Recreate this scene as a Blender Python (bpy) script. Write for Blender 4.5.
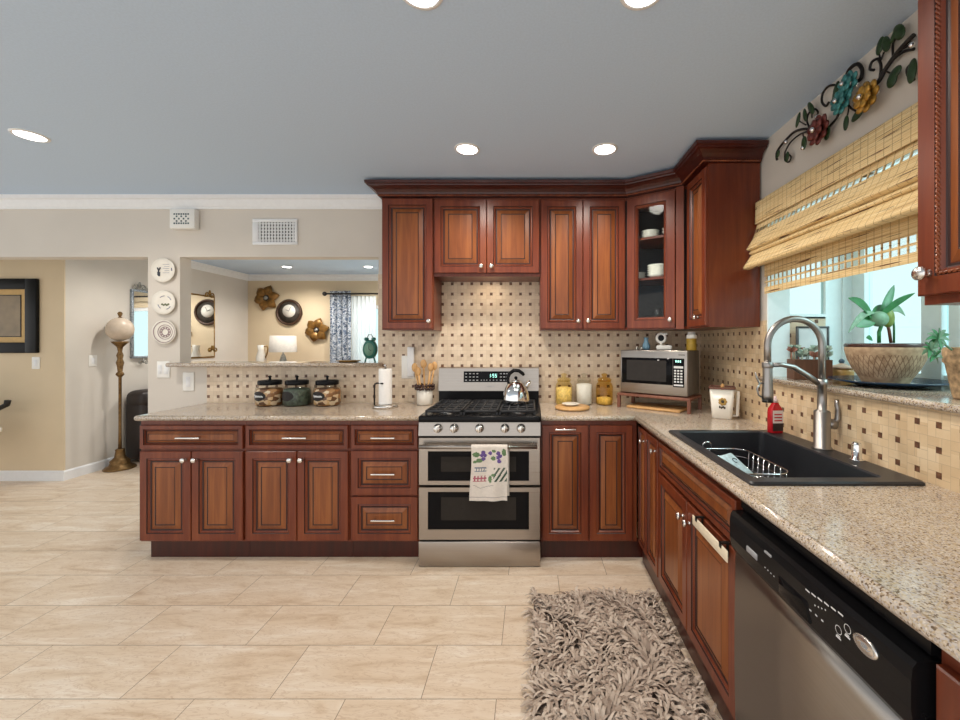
import bpy, bmesh, math, random
from mathutils import Vector, Matrix, Quaternion
for _o in list(bpy.data.objects):
    bpy.data.objects.remove(_o, do_unlink=True)
SC = bpy.context.scene
COL = SC.collection
PI = math.pi

# ------------------------------------------------------------------ camera
EYE = 1.375
F = 400.0                     # focal length in pixels of a 960 px wide frame
VX, VY = 531.0, 343.0         # vanishing point of the room's depth
cam = bpy.data.cameras.new('camera')
camo = bpy.data.objects.new('camera', cam)
COL.objects.link(camo)
camo.location = (0, 0, EYE)
camo.rotation_euler = (PI / 2, 0, 0)
cam.sensor_width = 36.0
cam.lens = F / 960 * 36.0
cam.shift_x = -(VX - 480) / 960
cam.shift_y = -(360 - VY) / 960
cam.clip_start = 0.02
SC.camera = camo

# ------------------------------------------------------------------ world, exposure
world = bpy.data.worlds.new('sky')
SC.world = world
world.use_nodes = True
wn = world.node_tree.nodes
wbg = wn['Background']
wbg.inputs['Color'].default_value = (1.0, 0.995, 0.98, 1)
wbg.inputs['Strength'].default_value = 1.0
SC.view_settings.view_transform = 'Standard'
SC.view_settings.look = 'None'
SC.view_settings.gamma = 1.0
SC.view_settings.exposure = 0.5
CAN_POWER = 26.0
RANGE_FILL_POWER = 0.45
WARM = (1.0, 0.91, 0.80)


def lamp(name, kind, loc, energy, color=(1, 1, 1), size=0.1, rot=(0, 0, 0), spot=None):
    l = bpy.data.lights.new(name, kind)
    l.energy = energy
    l.color = color
    if kind == 'AREA':
        l.shape = 'DISK'
        l.size = size
    elif kind == 'SPOT':
        l.spot_size = spot or 2.6
        l.spot_blend = 0.7
        l.shadow_soft_size = size
    else:
        l.shadow_soft_size = size
    o = bpy.data.objects.new(name, l)
    COL.objects.link(o)
    o.location = loc
    o.rotation_euler = rot
    return o


sun = bpy.data.lights.new('sun', 'SUN')
sun.energy = 2.2
sun.angle = 0.5
sun.color = (0.92, 1.0, 1.0)
suno = bpy.data.objects.new('sun', sun)
COL.objects.link(suno)
suno.rotation_euler = Vector((-0.62, 0.55, -0.56)).to_track_quat('-Z', 'Y').to_euler()


# ------------------------------------------------------------------ node helpers
class NT:
    def __init__(self, name):
        self.m = bpy.data.materials.new(name)
        self.m.use_nodes = True
        self.t = self.m.node_tree
        self.n = self.t.nodes
        self.b = self.n['Principled BSDF']

    def node(self, kind, **kw):
        x = self.n.new(kind)
        for k, v in kw.items():
            setattr(x, k, v)
        return x

    def link(self, a, b):
        self.t.links.new(a, b)

    def set(self, sock, v):
        if hasattr(v, 'is_output') or isinstance(v, bpy.types.NodeSocket):
            self.link(v, sock)
        else:
            sock.default_value = v

    def math(self, op, a, b=None, c=None):
        x = self.node('ShaderNodeMath', operation=op)
        self.set(x.inputs[0], a)
        if b is not None:
            self.set(x.inputs[1], b)
        if c is not None:
            self.set(x.inputs[2], c)
        return x.outputs[0]

    def coord(self, out='Object'):
        return self.node('ShaderNodeTexCoord').outputs[out]

    def mapping(self, vec, scale=(1, 1, 1), loc=(0, 0, 0), rot=(0, 0, 0)):
        x = self.node('ShaderNodeMapping')
        self.link(vec, x.inputs['Vector'])
        x.inputs['Scale'].default_value = scale
        x.inputs['Location'].default_value = loc
        x.inputs['Rotation'].default_value = rot
        return x.outputs[0]

    def noise(self, vec, scale, detail=3, rough=0.5, dist=0.0):
        x = self.node('ShaderNodeTexNoise')
        self.link(vec, x.inputs['Vector'])
        x.inputs['Scale'].default_value = scale
        x.inputs['Detail'].default_value = detail
        x.inputs['Roughness'].default_value = rough
        x.inputs['Distortion'].default_value = dist
        return x.outputs['Fac']

    def ramp(self, fac, stops):
        x = self.node('ShaderNodeValToRGB')
        self.link(fac, x.inputs[0])
        cr = x.color_ramp
        while len(cr.elements) < len(stops):
            cr.elements.new(0.5)
        for e, (p, c) in zip(cr.elements, stops):
            e.position = p
            e.color = (*c, 1)
        return x.outputs[0]

    def mix(self, fac, a, b, blend='MIX'):
        x = self.node('ShaderNodeMix', data_type='RGBA', blend_type=blend)
        self.set(x.inputs[0], fac)
        for s, v in ((x.inputs[6], a), (x.inputs[7], b)):
            if isinstance(v, tuple):
                v = (*v[:3], 1)
            self.set(s, v)
        return x.outputs[2]

    def bump(self, h, strength=0.2, dist=0.01):
        x = self.node('ShaderNodeBump')
        self.link(h, x.inputs['Height'])
        x.inputs['Strength'].default_value = strength
        x.inputs['Distance'].default_value = dist
        self.link(x.outputs[0], self.b.inputs['Normal'])

    def base(self, v):
        if isinstance(v, tuple):
            v = (*v[:3], 1)
        self.set(self.b.inputs['Base Color'], v)

    def p(self, **kw):
        for k, v in kw.items():
            self.set(self.b.inputs[k.replace('_', ' ')], v)
        return self


def srgb(r, g, b):
    def f(c):
        c /= 255.0
        return c / 12.92 if c <= 0.04045 else ((c + 0.055) / 1.055) ** 2.4
    return (f(r), f(g), f(b))


def plain(name, col, rough=0.5, metal=0.0, var=0.06, scale=30.0, **kw):
    """A plain surface with a slight procedural mottling."""
    t = NT(name)
    n = t.noise(t.coord(), scale, 2)
    lo = tuple(c * (1 - var) for c in col)
    hi = tuple(min(1, c * (1 + var)) for c in col)
    t.base(t.ramp(n, [(0.3, lo), (0.7, hi)]))
    t.p(Roughness=rough, Metallic=metal, **kw)
    return t.m


def wood(name, dark, mid, light, rough=0.32, grain=1.0):
    t = NT(name)
    co = t.coord()
    v = t.mapping(co, (22 * grain, 22 * grain, 1.4 * grain))
    n1 = t.noise(v, 1.6, 4, 0.6, 0.6)
    n2 = t.noise(t.mapping(co, (3.0, 3.0, 1.1)), 1.4, 2)
    f = t.math('ADD', t.math('MULTIPLY', n1, 0.6), t.math('MULTIPLY', n2, 0.4))
    t.base(t.ramp(f, [(0.26, dark), (0.5, mid), (0.74, light)]))
    t.p(Roughness=rough, Coat_Weight=0.12, Coat_Roughness=0.25)
    t.b.inputs['Specular IOR Level'].default_value = 0.4
    t.bump(n1, 0.06, 0.002)
    return t.m


def tile(name, axis, u0, v0, pu, pv, dot=0.28, cols=None):
    cols = cols or (srgb(204, 182, 156), srgb(216, 196, 170), srgb(226, 208, 184))
    """3 inch travertine pinwheel tiles with a small dark square in each."""
    t = NT(name)
    sep = t.node('ShaderNodeSeparateXYZ')
    t.link(t.coord(), sep.inputs[0])
    u = t.math('DIVIDE', t.math('SUBTRACT', sep.outputs[axis], u0), pu)
    v = t.math('DIVIDE', t.math('SUBTRACT', sep.outputs['Z'], v0), pv)
    u = t.math('ADD', u, 0.5)
    v = t.math('ADD', v, 0.5)
    fu, fv = t.math('FRACT', u), t.math('FRACT', v)
    du = t.math('ABSOLUTE', t.math('SUBTRACT', fu, 0.5))
    dv = t.math('ABSOLUTE', t.math('SUBTRACT', fv, 0.5))
    h = dot / 2
    indot = t.math('LESS_THAN', t.math('MAXIMUM', du, dv), h)
    g = 0.012
    # grout: cell edges and the pinwheel arms that leave the dot's corners
    def band(a, c, w=g):
        return t.math('LESS_THAN', t.math('ABSOLUTE', t.math('SUBTRACT', a, c)), w)
    right = t.math('GREATER_THAN', fu, 0.5)
    up = t.math('GREATER_THAN', fv, 0.5)
    arms = [t.math('MULTIPLY', band(fv, 0.5 + h), right),
            t.math('MULTIPLY', band(fv, 0.5 - h), t.math('SUBTRACT', 1.0, right)),
            t.math('MULTIPLY', band(fu, 0.5 - h), up),
            t.math('MULTIPLY', band(fu, 0.5 + h), t.math('SUBTRACT', 1.0, up))]
    edge = t.math('GREATER_THAN', t.math('MAXIMUM', du, dv), 0.5 - g * 0.8)
    gr = edge
    for a in arms:
        gr = t.math('MAXIMUM', gr, a)
    wn_ = t.node('ShaderNodeTexWhiteNoise')
    cmb = t.node('ShaderNodeCombineXYZ')
    t.link(t.math('FLOOR', t.math('MULTIPLY', u, 2.0)), cmb.inputs[0])
    t.link(t.math('FLOOR', t.math('MULTIPLY', v, 2.0)), cmb.inputs[1])
    t.link(cmb.outputs[0], wn_.inputs['Vector'])
    n = t.noise(t.coord(), 14, 4, 0.6)
    f = t.math('ADD', t.math('MULTIPLY', wn_.outputs['Value'], 0.45), t.math('MULTIPLY', n, 0.55))
    c = t.ramp(f, [(0.2, cols[0]), (0.5, cols[1]), (0.8, cols[2])])
    c = t.mix(t.math('MULTIPLY', gr, 0.55), c, srgb(172, 150, 128))
    n3 = t.noise(t.coord(), 60, 2)
    dk = t.ramp(n3, [(0.3, srgb(84, 56, 42)), (0.7, srgb(124, 86, 62))])
    c = t.mix(indot, c, dk)
    t.base(c)
    t.p(Roughness=0.38)
    hgt = t.math('SUBTRACT', 1.0, gr)
    t.bump(hgt, 0.25, 0.002)
    return t.m


def granite(name):
    t = NT(name)
    co = t.coord()
    vo = t.node('ShaderNodeTexVoronoi')
    t.link(co, vo.inputs['Vector'])
    vo.inputs['Scale'].default_value = 290
    vr = t.node('ShaderNodeSeparateColor')
    t.link(vo.outputs['Color'], vr.inputs[0])
    n = t.noise(co, 9, 3)
    f = t.math('ADD', t.math('MULTIPLY', vr.outputs[0], 0.85), t.math('MULTIPLY', n, 0.15))
    c = t.ramp(f, [(0.02, srgb(92, 74, 56)), (0.16, srgb(128, 104, 80)), (0.24, srgb(186, 164, 132)),
                   (0.5, srgb(202, 186, 166)), (0.75, srgb(174, 164, 158)), (0.95, srgb(226, 214, 198))])
    n2 = t.noise(co, 150, 3, 0.7)
    c = t.mix(t.math('MULTIPLY', t.math('GREATER_THAN', n2, 0.62), 0.65), c, srgb(104, 84, 64))
    t.base(c)
    t.p(Roughness=0.11)
    t.b.inputs['Specular IOR Level'].default_value = 0.6
    return t.m


def floor_mat():
    t = NT('floor_tile')
    co = t.coord()
    br = t.node('ShaderNodeTexBrick')
    t.link(t.mapping(co, (1, 1, 1), (0.425 + 0.2915 + 0.583 * 20, -1.545 + 0.275 * 20, 0)), br.inputs['Vector'])
    br.offset = 0.5
    br.inputs['Scale'].default_value = 1.0
    br.inputs['Brick Width'].default_value = 0.583
    br.inputs['Row Height'].default_value = 0.275
    br.inputs['Mortar Size'].default_value = 0.0016
    br.inputs['Mortar Smooth'].default_value = 0.1
    br.inputs['Color1'].default_value = (0, 0, 0, 1)
    br.inputs['Color2'].default_value = (1, 1, 1, 1)
    br.inputs['Mortar'].default_value = (0.5, 0.5, 0.5, 1)
    sc = t.node('ShaderNodeSeparateColor')
    t.link(br.outputs['Color'], sc.inputs[0])
    # every tile shifts the veining so that it breaks at the joints
    ad = t.node('ShaderNodeVectorMath', operation='ADD')
    cm = t.node('ShaderNodeCombineXYZ')
    t.link(t.math('MULTIPLY', sc.outputs[0], 7.0), cm.inputs[2])
    t.link(co, ad.inputs[0])
    t.link(cm.outputs[0], ad.inputs[1])
    rv = t.mapping(ad.outputs[0], (1.6, 7.5, 1), rot=(0, 0, 0.42))
    n1 = t.noise(rv, 1.5, 7, 0.62, 1.0)
    n2 = t.noise(rv, 4.5, 4, 0.6, 1.6)
    c = t.ramp(n1, [(0.30, srgb(202, 176, 148)), (0.43, srgb(221, 200, 175)), (0.56, srgb(228, 210, 188)), (0.72, srgb(240, 228, 212))])
    vein = t.ramp(n2, [(0.47, (0, 0, 0)), (0.5, (1, 1, 1)), (0.53, (0, 0, 0))])
    c = t.mix(t.math('MULTIPLY', vein, 0.4), c, srgb(176, 138, 104))
    c = t.mix(t.math('MULTIPLY', sc.outputs[0], 0.10), c, srgb(205, 182, 158))
    c = t.mix(t.math('MULTIPLY', br.outputs['Fac'], 0.8), c, srgb(120, 96, 74))
    t.base(c)
    t.p(Roughness=0.36)
    t.bump(t.math('SUBTRACT', 1.0, br.outputs['Fac']), 0.15, 0.002)
    return t.m


def steel(name, col=(0.40, 0.36, 0.325), rough=0.3, axis='X'):
    t = NT(name)
    sc = {'X': (2, 60, 220), 'Z': (220, 220, 2)}[axis]
    n = t.noise(t.mapping(t.coord(), sc), 1.0, 2)
    t.base(t.ramp(n, [(0.3, tuple(c * 0.92 for c in col)), (0.7, col)]))
    t.p(Metallic=1.0, Roughness=t.math('ADD', t.math('MULTIPLY', n, 0.12), rough - 0.06))
    return t.m


def glass(name, tint=(0.95, 0.98, 0.98), refl=0.9):
    t = NT(name)
    out = t.n['Material Output']
    tr = t.node('ShaderNodeBsdfTransparent')
    tr.inputs[0].default_value = (*tint, 1)
    gl = t.node('ShaderNodeBsdfGlossy')
    gl.inputs['Roughness'].default_value = 0.02
    lw = t.node('ShaderNodeLayerWeight')
    lw.inputs[0].default_value = 0.5
    f5 = t.math('ADD', t.math('MULTIPLY', t.math('POWER', lw.outputs['Facing'], 5.0), 0.9), 0.035)
    mx = t.node('ShaderNodeMixShader')
    t.link(t.math('MULTIPLY', f5, refl), mx.inputs[0])
    t.link(tr.outputs[0], mx.inputs[1])
    t.link(gl.outputs[0], mx.inputs[2])
    t.link(mx.outputs[0], out.inputs['Surface'])
    return t.m


def emit(name, col, s):
    t = NT(name)
    t.base((0.8, 0.8, 0.8))
    t.p(Emission_Color=(*col, 1), Emission_Strength=s)
    return t.m


def bamboo(name, holes):
    """Woven bamboo: fine horizontal slats tied by vertical threads; open rows where 'holes' lists (z0, z1)."""
    t = NT(name)
    sep = t.node('ShaderNodeSeparateXYZ')
    co = t.coord()
    t.link(co, sep.inputs[0])
    y, z = sep.outputs['Y'], sep.outputs['Z']
    sl = t.math('FRACT', t.math('DIVIDE', z, 0.0075))
    n = t.noise(t.mapping(co, (3, 3, 130)), 1.0, 3, 0.6)
    n2 = t.noise(t.mapping(co, (5, 5, 260)), 1.0, 1)
    c = t.ramp(n, [(0.25, srgb(178, 138, 88)), (0.42, srgb(224, 194, 138)), (0.7, srgb(240, 218, 168))])
    c = t.mix(t.math('GREATER_THAN', n2, 0.66), c, srgb(96, 58, 30))
    c = t.mix(t.math('MULTIPLY', t.math('LESS_THAN', sl, 0.14), 0.4), c, srgb(150, 108, 60))
    th = t.math('LESS_THAN', t.math('FRACT', t.math('DIVIDE', y, 0.034)), 0.09)
    c = t.mix(t.math('MULTIPLY', th, 0.6), c, srgb(150, 112, 70))
    t.base(c)
    t.p(Roughness=0.6)
    t.bump(sl, 0.3, 0.002)
    if holes:
        tot = None
        for a, b in holes:
            i = t.math('MULTIPLY', t.math('GREATER_THAN', z, a), t.math('LESS_THAN', z, b))
            tot = i if tot is None else t.math('MAXIMUM', tot, i)
        tot = t.math('MULTIPLY', tot, t.math('GREATER_THAN', t.math('FRACT', t.math('DIVIDE', y, 0.034)), 0.2))
        t.p(Alpha=t.math('SUBTRACT', 1.0, t.math('MULTIPLY', tot, 0.92)))
    return t.m


# ------------------------------------------------------------------ materials
CH_D, CH_M, CH_L = srgb(80, 32, 18), srgb(110, 49, 27), srgb(134, 69, 37)
M_wood = wood('cherry_wood', CH_D, CH_M, CH_L)
M_field_lit = wood('cherry_panel_lit', srgb(100, 50, 25), srgb(131, 73, 36), srgb(157, 95, 48))  # panel centres: light falling on them is put into a more golden tone
M_glaze = plain('dark_glaze', srgb(44, 15, 10), 0.45)
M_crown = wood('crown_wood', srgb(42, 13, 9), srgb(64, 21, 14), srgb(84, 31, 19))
M_wall = plain('wall_paint', srgb(211, 203, 192), 0.75, var=0.025, scale=3)
M_wallfar = plain('far_wall_paint', srgb(216, 196, 164), 0.75, var=0.03, scale=3)
M_ceil = plain('ceiling_paint', srgb(192, 212, 235), 0.85, var=0.03, scale=120)
M_white = plain('white_paint', srgb(232, 232, 232), 0.4, var=0.02)
M_winwhite = plain('window_frame_white', srgb(236, 249, 252), 0.4, var=0.02)
M_plastic = plain('white_plastic', srgb(236, 234, 228), 0.35, var=0.02)
M_granite = granite('granite')
M_floor = floor_mat()
M_tileback = tile('mosaic_tile_back', 'X', -0.6025, 1.436, 0.0746, 0.0784)
M_tileright = tile('mosaic_tile_right', 'Y', 1.272, 1.113, 0.0715, 0.0800, 0.26, (srgb(206, 178, 140), srgb(220, 194, 156), srgb(230, 208, 174)))
M_steel = steel('stainless_steel')
M_steelv = steel('brushed_nickel', (0.36, 0.34, 0.325), 0.36, 'Z')
M_chrome = plain('polished_steel', (0.78, 0.78, 0.78), 0.08, 1.0, 0.02)
M_nickel = plain('satin_nickel', (0.75, 0.73, 0.70), 0.25, 1.0, 0.03)
M_black = plain('black_enamel', (0.008, 0.008, 0.009), 0.22, **{'Specular IOR Level': 0.12})
M_matte = plain('cast_iron', (0.022, 0.022, 0.024), 0.5)
M_bglass = plain('black_glass', (0.005, 0.005, 0.006), 0.06, **{'Specular IOR Level': 0.10})
M_wing = plain('oven_inner_glass', (0.028, 0.024, 0.021), 0.1, **{'Specular IOR Level': 0.12})
M_sink = plain('black_composite', (0.020, 0.021, 0.025), 0.36, var=0.2, scale=200)
M_glass = glass('clear_glass', (0.95, 0.98, 0.98), 0.5)
M_winglass = glass('window_glass', (0.76, 0.89, 0.90))
M_jar = glass('jar_glass', (0.93, 0.93, 0.90), 1.0)
M_amber = glass('amber_glass', (0.98, 0.92, 0.70), 1.0)
M_can = emit('lit_lamp', (1.0, 0.97, 0.92), 9.0)
M_mirror = plain('mirror_glass', (0.92, 0.94, 0.94), 0.02, 1.0, 0.005)
M_gold = plain('aged_gold', srgb(150, 116, 62), 0.38, 0.8, 0.35, 60)
M_bronze = plain('aged_bronze', srgb(120, 92, 56), 0.36, 0.75, 0.3, 50)
M_silver = plain('antique_silver', srgb(150, 148, 140), 0.4, 0.7, 0.4, 80)
M_iron = plain('dark_iron', (0.018, 0.014, 0.012), 0.45, 0.4)
M_clay = plain('speckled_clay', srgb(172, 144, 110), 0.8, 0, 0.45, 60)
M_leaf = plain('green_leaf', srgb(52, 128, 70), 0.4, 0, 0.25, 30)
M_leafpale = plain('grey_green_leaf', srgb(122, 160, 128), 0.5, 0, 0.25, 40)
M_leafdark = plain('dark_leaf_enamel', srgb(38, 62, 30), 0.35, 0.2, 0.4, 60)
M_blackwood = plain('black_lacquer', (0.006, 0.006, 0.006), 0.4, **{'Specular IOR Level': 0.2})
M_leather = plain('dark_leather', srgb(34, 24, 20), 0.45, 0, 0.2, 40)
M_ceramic = plain('white_ceramic', srgb(232, 226, 214), 0.25, 0, 0.03)
M_bluecer = plain('blue_ceramic', srgb(112, 150, 172), 0.25, 0, 0.1)
M_teal = plain('teal_enamel', srgb(38, 104, 92), 0.4, 0.1, 0.2, 50)
M_lightwood = wood('light_wood', srgb(186, 138, 84), srgb(206, 160, 104), srgb(222, 180, 126), 0.5)
M_standwood = wood('stand_wood', srgb(92, 52, 38), srgb(124, 76, 58), srgb(148, 98, 76), 0.5)
M_shade = plain('lamp_shade_linen', srgb(206, 198, 188), 0.8)
M_frost = plain('frosted_glass_globe', srgb(200, 182, 162), 0.25, 0, 0.05)


# ------------------------------------------------------------------ mesh builder
class MB:
    def __init__(self):
        self.v, self.f, self.mi, self.sm = [], [], [], []
        self.mats = []
        self.cur = 0
        self.smooth = False
        self.xf = None

    def mat(self, m):
        if m not in self.mats:
            self.mats.append(m)
        self.cur = self.mats.index(m)
        return self

    def vert(self, p):
        p = Vector(p)
        if self.xf is not None:
            p = self.xf @ p
        self.v.append(p)
        return len(self.v) - 1

    def face(self, idx, smooth=None):
        self.f.append(list(idx))
        self.mi.append(self.cur)
        self.sm.append(self.smooth if smooth is None else smooth)

    def quad(self, a, b, c, d):
        self.face([self.vert(a), self.vert(b), self.vert(c), self.vert(d)])
        return self

    def poly(self, pts):
        self.face([self.vert(p) for p in pts])
        return self

    def box(self, x0, x1, y0, y1, z0, z1):
        i = [self.vert((x, y, z)) for z in (z0, z1) for y in (y0, y1) for x in (x0, x1)]
        for q in ((0, 2, 3, 1), (4, 5, 7, 6), (0, 1, 5, 4), (2, 6, 7, 3), (0, 4, 6, 2), (1, 3, 7, 5)):
            self.face([i[k] for k in q], False)
        return self

    def rbox(self, x0, x1, y0, y1, z0, z1, b=0.006, seg=2):
        bm = bmesh.new()
        bmesh.ops.create_cube(bm, size=1)
        for v in bm.verts:
            v.co = Vector(((x0 + x1) / 2 + v.co.x * (x1 - x0), (y0 + y1) / 2 + v.co.y * (y1 - y0), (z0 + z1) / 2 + v.co.z * (z1 - z0)))
        bmesh.ops.bevel(bm, geom=bm.edges[:], offset=b, segments=seg, affect='EDGES', profile=0.5)
        off = len(self.v)
        bm.verts.index_update()
        for v in bm.verts:
            self.vert(v.co)
        for f in bm.faces:
            self.face([off + v.index for v in f.verts], True)
        bm.free()
        return self

    def rings(self, rings, closed=True, cap0=False, cap1=False, smooth=None):
        """rings: list of equal-length lists of points; joined by quads."""
        ids = [[self.vert(p) for p in r] for r in rings]
        n = len(ids[0])
        for a, b in zip(ids, ids[1:]):
            for k in range(n if closed else n - 1):
                k2 = (k + 1) % n
                self.face([a[k], a[k2], b[k2], b[k]], smooth)
        if cap0:
            self.face(ids[0][::-1], False)
        if cap1:
            self.face(ids[-1], False)
        return ids

    def lathe(self, prof, segs=24, center=(0, 0, 0), axis='Z', cap0=True, cap1=True, sx=1.0, sy=1.0):
        cx, cy, cz = center
        rs = []
        for r, h in prof:
            r = max(r, 1e-4)
            ring = []
            for k in range(segs):
                a = 2 * PI * k / segs
                c, s = r * math.cos(a) * sx, r * math.sin(a) * sy
                if axis == 'Z':
                    ring.append((cx + c, cy + s, cz + h))
                elif axis == 'Y':
                    ring.append((cx + c, cy + h, cz - s))
                else:
                    ring.append((cx + h, cy + c, cz + s))
            rs.append(ring)
        self.rings(rs, True, cap0, cap1, True)
        return self

    def sphere(self, c, r, segs=16, rings=8, sx=1, sy=1, sz=1):
        prof = []
        rs = []
        for j in range(rings + 1):
            t = PI * j / rings
            rr, h = max(math.sin(t), 1e-3), -math.cos(t)
            rs.append([(c[0] + r * sx * rr * math.cos(2 * PI * k / segs), c[1] + r * sy * rr * math.sin(2 * PI * k / segs), c[2] + r * sz * h) for k in range(segs)])
        self.rings(rs, True, True, True, True)
        return self

    def tube(self, pts, r, segs=8, closed=False, flat=1.0):
        """Round bar along a polyline; r may be a list."""
        pts = [Vector(p) for p in pts]
        n = len(pts)
        rr = r if isinstance(r, (list, tuple)) else [r] * n
        rs = []
        up = None
        for i, p in enumerate(pts):
            if closed:
                d = (pts[(i + 1) % n] - pts[i - 1])
            else:
                d = pts[min(i + 1, n - 1)] - pts[max(i - 1, 0)]
            d.normalize()
            if up is None:
                up = Vector((0, 0, 1)) if abs(d.z) < 0.9 else Vector((0, 1, 0))
            s = d.cross(up)
            if s.length < 1e-5:
                s = d.cross(Vector((1, 0, 0)))
            s.normalize()
            u = s.cross(d)
            u.normalize()
            up = u
            rs.append([p + (s * math.cos(2 * PI * k / segs) + u * math.sin(2 * PI * k / segs) * flat) * rr[i] for k in range(segs)])
        if closed:
            rs.append(rs[0])
        self.rings(rs, True, not closed, not closed, True)
        return self

    def prism(self, poly, z0, z1, axis='Z'):
        """Extrude a 2-D polygon. axis 'Z': (x,y); 'Y': (x,z); 'X': (y,z)."""
        def P(p, h):
            if axis == 'Z':
                return (p[0], p[1], h)
            if axis == 'Y':
                return (p[0], h, p[1])
            return (h, p[0], p[1])
        a = [self.vert(P(p, z0)) for p in poly]
        b = [self.vert(P(p, z1)) for p in poly]
        n = len(poly)
        self.face(a[::-1], False)
        self.face(b, False)
        for k in range(n):
            self.face([a[k], a[(k + 1) % n], b[(k + 1) % n], b[k]])
        return self

    def build(self, name, mat=None, parent=None, recalc=True, loc=None):
        me = bpy.data.meshes.new(name)
        me.from_pydata([tuple(v) for v in self.v], [], self.f)
        mats = self.mats if self.mats else [mat or M_white]
        if mat is not None and not self.mats:
            mats = [mat]
        for m in mats:
            me.materials.append(m)
        me.polygons.foreach_set('material_index', self.mi)
        me.polygons.foreach_set('use_smooth', self.sm)
        if recalc:
            bm = bmesh.new()
            bm.from_mesh(me)
            bmesh.ops.recalc_face_normals(bm, faces=bm.faces[:])
            bm.to_mesh(me)
            bm.free()
        me.update()
        o = bpy.data.objects.new(name, me)
        COL.objects.link(o)
        if parent is not None:
            o.parent = parent
        if loc is not None:
            o.location = loc
        return o


def tag(o, label, cat, group=None):
    o['label'] = label
    o['category'] = cat
    if group:
        o['group'] = group
    return o


def thing(name, label, cat, loc=(0, 0, 0), rotz=0.0, group=None):
    o = bpy.data.objects.new(name, None)
    o.empty_display_size = 0.05
    COL.objects.link(o)
    o.location = loc
    o.rotation_euler = (0, 0, rotz)
    return tag(o, label, cat, group)


def struct(o):
    o['kind'] = 'structure'
    return o


def stuff(o):
    o['kind'] = 'stuff'
    return o


def copy_tree(o, parent=None):
    c = o.copy()
    COL.objects.link(c)
    if parent is not None:
        c.parent = parent
    for ch in list(o.children):
        copy_tree(ch, c)
    return c


def at(x, y, D):
    """The point of the room seen at pixel (x, y) at depth D from the lens."""
    return Vector(((x - VX) / F * D, D, EYE - (y - VY) / F * D))


def onx(x, y, X):
    """The point on the plane X = const seen at pixel (x, y)."""
    D = X * F / (x - VX)
    return Vector((X, D, EYE - (y - VY) / F * D))


def arc(c, r, a0, a1, n, plane='XZ'):
    out = []
    for k in range(n + 1):
        a = a0 + (a1 - a0) * k / n
        u, w = r * math.cos(a), r * math.sin(a)
        if plane == 'XZ':
            out.append(Vector((c[0] + u, c[1], c[2] + w)))
        elif plane == 'YZ':
            out.append(Vector((c[0], c[1] + u, c[2] + w)))
        else:
            out.append(Vector((c[0] + u, c[1] + w, c[2])))
    return out

# ================================================================== the room
BW, RW = 3.07, 1.305           # faces of the back wall and of the window wall
CEIL = 2.50
SIDE = -4.67                   # far side wall of the living room and hall
LIV = 6.6                      # far wall of the living room


def sbox(name, mat, *boxes):
    m = MB()
    for b in boxes:
        m.box(*b)
    return struct(m.build(name, mat))


sbox('floor', M_floor, (-7.5, 1.9, -1.6, 6.8, -0.1, 0.0))
sbox('ceiling', M_ceil, (-7.5, 1.45, -1.6, 6.8, CEIL, CEIL + 0.1))
sbox('wall_back', M_wall,
     (-7.5, -1.17, BW, BW + 0.1, 2.035, CEIL),          # header over both openings
     (-2.94, -2.694, BW, BW + 0.1, 0, 2.035),           # column with the plates
     (-2.694, -1.17, BW, BW + 0.1, 0, 1.195),           # half wall under the pass-through
     (-1.17, 1.425, BW, BW + 0.1, 0, CEIL))
sbox('wall_right', M_wall,
     (RW, RW + 0.12, 2.213, BW, 0, CEIL),
     (RW, RW + 0.12, -1.6, 0.93, 0, CEIL),
     (RW, RW + 0.12, 0.93, 2.213, 0, 1.16),
     (RW, RW + 0.12, 0.93, 2.213, 2.1, CEIL))
sbox('wall_left', M_wall, (SIDE - 0.1, SIDE, 4.012, LIV, 0, CEIL))
sbox('wall_far_left', M_wallfar, (-7.5, SIDE - 0.1, 4.0, 4.12, 0, CEIL), (SIDE - 0.1, SIDE, 4.0, 4.012, 0, CEIL))
# living room wall with a window at the right of the pass-through
WX0, WX1, WZ0, WZ1 = -2.95, -0.9, 0.5, 2.0
sbox('wall_far', M_wallfar,
     (SIDE - 0.1, WX0, LIV, LIV + 0.12, 0, CEIL),
     (WX1, 2.2, LIV, LIV + 0.12, 0, CEIL),
     (WX0, WX1, LIV, LIV + 0.12, 0, WZ0),
     (WX0, WX1, LIV, LIV + 0.12, WZ1, CEIL))
# backsplash
sbox('wall_tiles_back', M_tileback,
     (-2.48, -1.17, BW - 0.01, BW, 0.90, 1.196),
     (-1.17, RW, BW - 0.01, BW, 0.90, 1.90))
sbox('wall_tiles_right', M_tileright,
     (RW - 0.008, RW, 2.213, BW - 0.01, 0.90, 1.50),
     (RW - 0.008, RW, -1.5, 2.213, 0.90, 1.162))


def sweep(mb, path, prof, side=1):
    """Mitred moulding along a plan path; prof = [(outward, z)]."""
    pts = [Vector((p[0], p[1], 0)) for p in path]
    rs = []
    for i, p in enumerate(pts):
        ns = []
        if i > 0:
            d = (p - pts[i - 1]).normalized()
            ns.append(Vector((d.y, -d.x, 0)) * side)
        if i < len(pts) - 1:
            d = (pts[i + 1] - p).normalized()
            ns.append(Vector((d.y, -d.x, 0)) * side)
        if len(ns) == 2:
            n = (ns[0] + ns[1])
            n = n / max(0.2, n.dot(ns[0]))
        else:
            n = ns[0]
        rs.append([(p.x + n.x * o, p.y + n.y * o, z) for o, z in prof])
    mb.rings(rs, True, True, True, False)


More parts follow.
